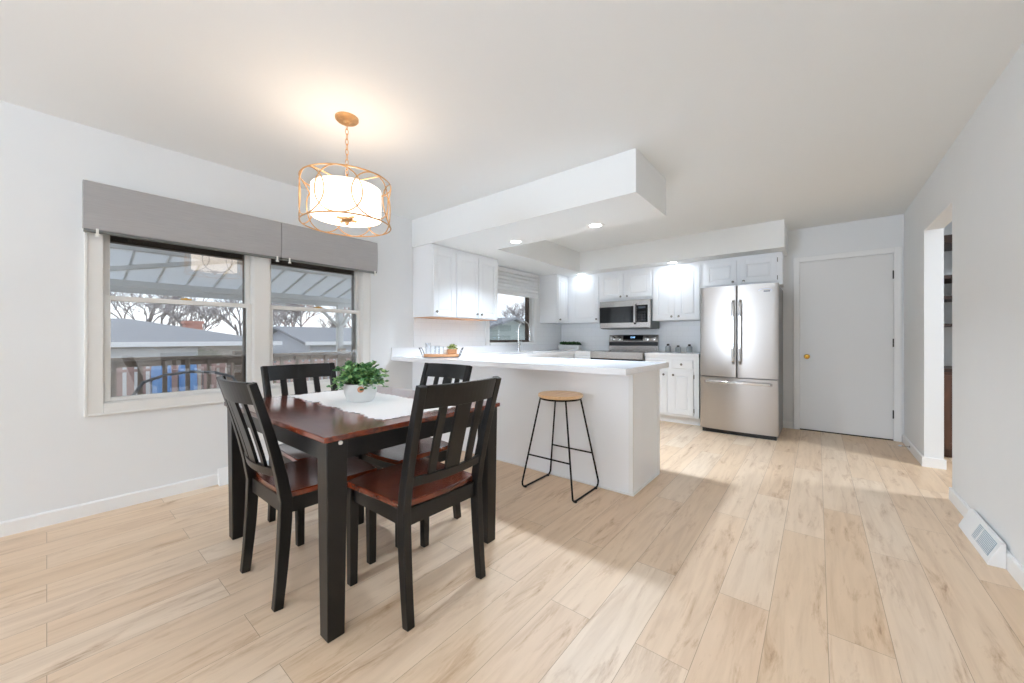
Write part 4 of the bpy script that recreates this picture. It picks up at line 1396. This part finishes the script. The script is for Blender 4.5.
# porch cover: sloping panel roof, beams, post with braces
pr = thing('patio_cover', 'pale metal patio cover with beams and a braced post outside the dining windows', 'patio cover', (-6.75, 0, 0))
def roofz(x):   # x world
    return 2.62 + (x + 3.72) * (2.62 - 1.80) / (6.95 - 3.72)
m_ = MB()
y_ = -4.0
m_.hexa([(-0.20, -4, roofz(-6.95)), (3.02, -4, roofz(-3.73)), (3.02, 3.75, roofz(-3.73)), (-0.20, 3.75, roofz(-6.95)),
         (-0.20, -4, roofz(-6.95) + 0.05), (3.02, -4, roofz(-3.73) + 0.05), (3.02, 3.75, roofz(-3.73) + 0.05), (-0.20, 3.75, roofz(-6.95) + 0.05)])
m_.build('roof_panel', M['porchpanel'], pr)
for k_ in range(26):
    yy = -3.9 + k_ * 0.30
    m_ = MB()
    a, e = roofz(-6.90), roofz(-3.78)
    m_.hexa([(-0.15, yy, a - 0.03), (2.97, yy, e - 0.03), (2.97, yy + 0.02, e - 0.03), (-0.15, yy + 0.02, a - 0.03), (-0.15, yy, a), (2.97, yy, e), (2.97, yy + 0.02, e), (-0.15, yy + 0.02, a)])
    m_.build('rib', M['porchwhite'], pr)
for xb in (-6.70, -5.6, -4.7):
    m_ = MB(); zz = roofz(xb) - 0.031
    m_.box(xb + 6.75 - 0.04, xb + 6.75 + 0.04, -4, 3.7, zz - 0.08, zz)
    m_.build('beam', M['porchwhite'], pr)
m_ = MB().box(-0.23, -0.205, -4, 3.75, roofz(-6.95) - 0.10, roofz(-6.95) + 0.07)
m_.build('fascia', M['porchwhite'], pr)
for yy in (3.33, -1.6):
    p_ = MB().box(-0.0, 0.09, yy - 0.045, yy + 0.045, -0.058, 1.70).build('post', M['porchwhite'], pr)
    for sy in (-1, 1):
        MB().sweep([(0.045, yy + sy * 0.03, 1.32), (0.045, yy + sy * 0.42, 1.70)], 0.05, 0.035).build('brace', M['porchwhite'], p_)
MB().sweep([(0.09, 3.33, 1.35), (0.9, 3.33, 1.95)], 0.035, 0.05, (0, 1, 0)).build('brace', M['porchwhite'], pr)
MB().sweep([(0.3, 0.2, 1.86), (1.3, 1.5, 2.06)], 0.05, 0.05, (0, 0, 1)).build('brace', M['porchwhite'], pr)

MB().box(2.94, 3.0, 0.1, 2.2, 1.77, 2.45).build('shadow_band_board', M['brown'], pr)  # dark board added in place of the shadow band below the window shades

# deck railing
rl = thing('deck_railing', 'grey brown wooden deck railing beyond the dining windows', 'railing', (-6.5, 0, -0.06))
MB().box(-0.07, 0.07, -3, 3.6, 0.90, 0.935).build('top_rail', M['deckwood'], rl)
MB().box(-0.02, 0.02, -3, 3.6, 0.82, 0.895).build('upper_board', M['deckwood'], rl)
MB().box(-0.02, 0.02, -3, 3.6, 0.08, 0.15).build('lower_rail', M['deckwood'], rl)
y_ = -2.9
while y_ < 3.5:
    MB().box(0.021, 0.05, y_, y_ + 0.045, 0.04, 0.88).build('baluster', M['deckwood'], rl)
    y_ += 0.225
for yy in (-1.9, 0.0, 1.75, 3.3):
    MB().box(-0.13, -0.021, yy - 0.05, yy + 0.05, 0.0, 0.99).build('post', M['deckwood'], rl)

# metal patio chair on the deck
pc = thing('patio_chair', 'curved grey metal patio bench seen through the left dining window', 'patio chair', (-5.1, 0.95, -0.06))
arc = [(0, -0.45, 0.42), (0, -0.43, 0.62), (0, -0.36, 0.74), (0, -0.20, 0.80), (0, 0.0, 0.82), (0, 0.20, 0.80), (0, 0.36, 0.74), (0, 0.43, 0.62), (0, 0.45, 0.42)]
MB().tube(arc, 0.014, 8).build('back_hoop', M['patiometal'], pc, smooth=True)
m_ = MB()
for k_ in range(4):
    yy = -0.3 + 0.2 * k_
    m_.tube([(0, yy, 0.42), (0, yy, 0.815 - 0.35 * (yy) ** 2)], 0.005, 6)
m_.build('back_bars', M['patiometal'], pc)
MB().box(-0.45, 0.02, -0.46, 0.46, 0.40, 0.425).build('seat', M['patiometal'], pc, bevel=0.005)
for sx in (-0.42, 0.0):
    for sy in (-0.43, 0.43):
        MB().tube([(sx, sy, 0.40), (sx, sy, 0.0)], 0.013, 6).build('leg', M['patiometal'], pc)

# houses
def gable_house(name, lab, x0, x1, y0, y1, zg, ze, zr, ridge_axis, wallm, wins, over=0.4, hip=False, extras=()):
    h_ = thing(name, lab, 'house', ((x0 + x1) / 2, (y0 + y1) / 2, zg))
    a, b2 = (x1 - x0) / 2, (y1 - y0) / 2
    e, r_ = ze - zg, zr - zg
    w_ = MB().box(-a, a, -b2, b2, 0, e)
    if not hip:
        if ridge_axis == 'y':
            w_.prism([(-a, e), (a, e), (0, r_ - 0.02)], 'y', -b2, b2)
        else:
            w_.prism([(-b2, e), (b2, e), (0, r_ - 0.02)], 'x', -a, a)
    w_.build('wall', wallm, h_)
    rf = MB()
    if ridge_axis == 'y':
        hh_ = a if hip else -over
        A1 = [(-a - over, -b2 - over, e), (a + over, -b2 - over, e), (a + over, b2 + over, e), (-a - over, b2 + over, e)]
        ra, rb = (0, -b2 + hh_, r_), (0, b2 - hh_, r_)
        i_ = rf.pts(A1 + [ra, rb])
        rf.f += [(i_, i_ + 1, i_ + 4), (i_ + 1, i_ + 2, i_ + 5, i_ + 4), (i_ + 2, i_ + 3, i_ + 5), (i_ + 3, i_, i_ + 4, i_ + 5)] if hip else [(i_ + 1, i_ + 2, i_ + 5, i_ + 4), (i_ + 3, i_, i_ + 4, i_ + 5)]
        if hip:
            rf.f.append((i_, i_ + 3, i_ + 2, i_ + 1))
    else:
        i_ = rf.pts([(-a - over, -b2 - over, e), (-a - over, b2 + over, e), (a + over, b2 + over, e), (a + over, -b2 - over, e), (-a - over, 0, r_), (a + over, 0, r_)])
        rf.f += [(i_, i_ + 3, i_ + 5, i_ + 4), (i_ + 1, i_ + 4, i_ + 5, i_ + 2)]
    ro = rf.build('roof', M['shingle'], h_)
    if not hip:
        so_ = ro.modifiers.new('solid', 'SOLIDIFY'); so_.thickness = 0.12
    g_ = MB().box(a + over, a + over + 0.10, -b2 - over, b2 + over, e - 0.14, e + 0.03) if ridge_axis == 'y' else MB().box(a + over, a + over + 0.02, -0.1, 0.1, e, e + 0.05)
    g_.build('gutter', M['white'], h_)
    for (ya, yb, za, zb_, mm) in wins:
        q_ = MB().box(a, a + 0.04, ya, yb, za, zb_).build('window_frame' if mm == 'w' else 'house_door', M['white'], h_)
        if mm == 'w':
            mid_ = (ya + yb) / 2
            MB().box(a + 0.041, a + 0.05, ya + 0.07, mid_ - 0.03, za + 0.07, zb_ - 0.07).box(a + 0.041, a + 0.05, mid_ + 0.03, yb - 0.07, za + 0.07, zb_ - 0.07).build('pane', M['winoutside'], q_)
    for (xa, ya, zt_) in extras:
        MB().box(xa - 0.35, xa + 0.35, ya - 0.3, ya + 0.3, e, zt_ - zg).box(xa - 0.40, xa + 0.40, ya - 0.35, ya + 0.35, zt_ - zg, zt_ - zg + 0.12).build('chimney', M['brick'], h_)
    return h_

gable_house('neighbour_house', 'low pale neighbour house with grey hip roof and brick chimney seen through left window', -27, -19, -7.5, 6.2, GZ, 0.95, 1.95, 'y', M['siding'],
            [(-1.6, -0.1, 0.75, 1.75, 'w'), (1.3, 4.4, 0.0, 2.0, 'd'), (-4.8, -3.2, 0.8, 1.8, 'w')], hip=True, extras=[(0.5, 4.9, 1.78)])
gable_house('neighbour_house', 'pale blue neighbour house with grey roof seen through the right dining window', -26, -19, 8.0, 20.5, GZ, 0.92, 1.75, 'y', M['sidingblue'],
            [(-3.2, -1.0, 0.95, 2.0, 'w'), (1.5, 3.0, 0.95, 2.0, 'w')])
gable_house('garage', 'grey garage with a low gable seen through the kitchen window', -17.6, -13.5, 13.6, 19.6, GZ, 1.45, 2.30, 'x', M['sidinggrey'], [(-1.8, 1.8, 0.0, 2.1, 'd')])

# wooden fence section and blue barrels
fn_ = thing('yard_fence', 'brown wooden yard fence behind the blue barrels', 'fence', (-16.0, 4, GZ))
for k_ in range(40):
    MB().box(-0.02, 0.02, -5 + k_ * 0.25, -5 + k_ * 0.25 + 0.16, 0.05, 1.62 + 0.05 * (k_ % 2)).build('picket', M['barkred'], fn_)
MB().box(0.021, 0.06, -5, 5, 0.3, 0.38).box(0.021, 0.06, -5, 5, 1.35, 1.43).build('fence_rail', M['barkred'], fn_)
for (yy, lab) in ((2.12, 'left blue barrel beyond the deck railing'), (2.72, 'right blue barrel beyond the deck railing')):
    o = MB().lathe([(0.0, 0), (0.27, 0.0), (0.30, 0.1), (0.31, 0.45), (0.30, 0.8), (0.27, 0.9), (0.0, 0.9)], (0, 0, 0), 24).build('barrel', M['blue'], smooth=True)
    o.location = (-15.0, yy, GZ)
    o.scale = (0.75, 0.75, 1.75)
    tag(o, lab, 'barrel', 'blue barrels in the yard')

# bare trees
def tree(lab, x, y, h_, seed, m_=None, spread=0.55, depth=5, trunk=0.14):
    rnd = random.Random(seed)
    mb = MB()
    def grow(p, d, ln, r_, lv):
        q_ = p + d * ln
        mid_ = p + d * ln * 0.5 + Vector((rnd.uniform(-1, 1), rnd.uniform(-1, 1), 0)) * ln * 0.06
        mb.tube([p, mid_, q_], [r_, r_ * 0.85, r_ * 0.7], 5 if lv < 2 else 3)
        if lv >= depth:
            return
        for k_ in range(3 if lv < depth - 1 else 4):
            nd = (d + Vector((rnd.uniform(-1, 1), rnd.uniform(-1, 1), rnd.uniform(-0.25, 0.65))) * (spread + 0.15 * lv * 0.5)).normalized()
            grow(p + d * ln * rnd.uniform(0.6, 1.0), nd, ln * rnd.uniform(0.62, 0.80), r_ * 0.62, lv + 1)
    grow(Vector((0, 0, 0)), Vector((0, 0, 1)), h_ * 0.28, trunk, 0)
    o = mb.build('bare_tree', m_ or M['bark'])
    o.location = (x, y, GZ)
    tag(o, lab, 'tree', 'leafless trees around the neighbouring yards')
    return o
TR = [(-36, -6.0, 9.5, 'bare tree at the far left behind the hip roofed house'), (-38, 0.5, 10, 'tall bare tree behind the left slope of the hip roof'), (-36, 5.0, 9.5, 'bare tree behind the middle of the hip roof'),
      (-31, 8.6, 8.5, 'bare tree just right of the brick chimney'), (-34, 13.0, 9, 'bare reddish tree behind the gap between the two neighbour houses'), (-31, 17.0, 8.5, 'bare reddish tree over the pale blue house, left'),
      (-33, 22.0, 9.5, 'bare reddish tree over the pale blue house, right'), (-40, 28.0, 11, 'distant bare tree beyond the pale blue house'), (-44, 8.0, 11, 'distant bare tree beyond the hip roofed house'),
      (-22, 28.5, 8.5, 'bare tree behind the grey garage, left'), (-19.5, 34, 10, 'bare tree behind the grey garage, right')]
for k_ in range(14):
    TR.append((-29.5 - 2.5 * (k_ % 3), -9 + 3.1 * k_, 6.2 + 0.7 * ((k_ * 5) % 3), 'one of the low bare trees forming a thicket behind the neighbouring houses'))
for i, (x, y, h_, lab) in enumerate(TR):
    tree(lab, x, y, h_, 20 + i % 17, M['barkred'] if 'reddish' in lab else M['bark'], depth=6, spread=0.62)
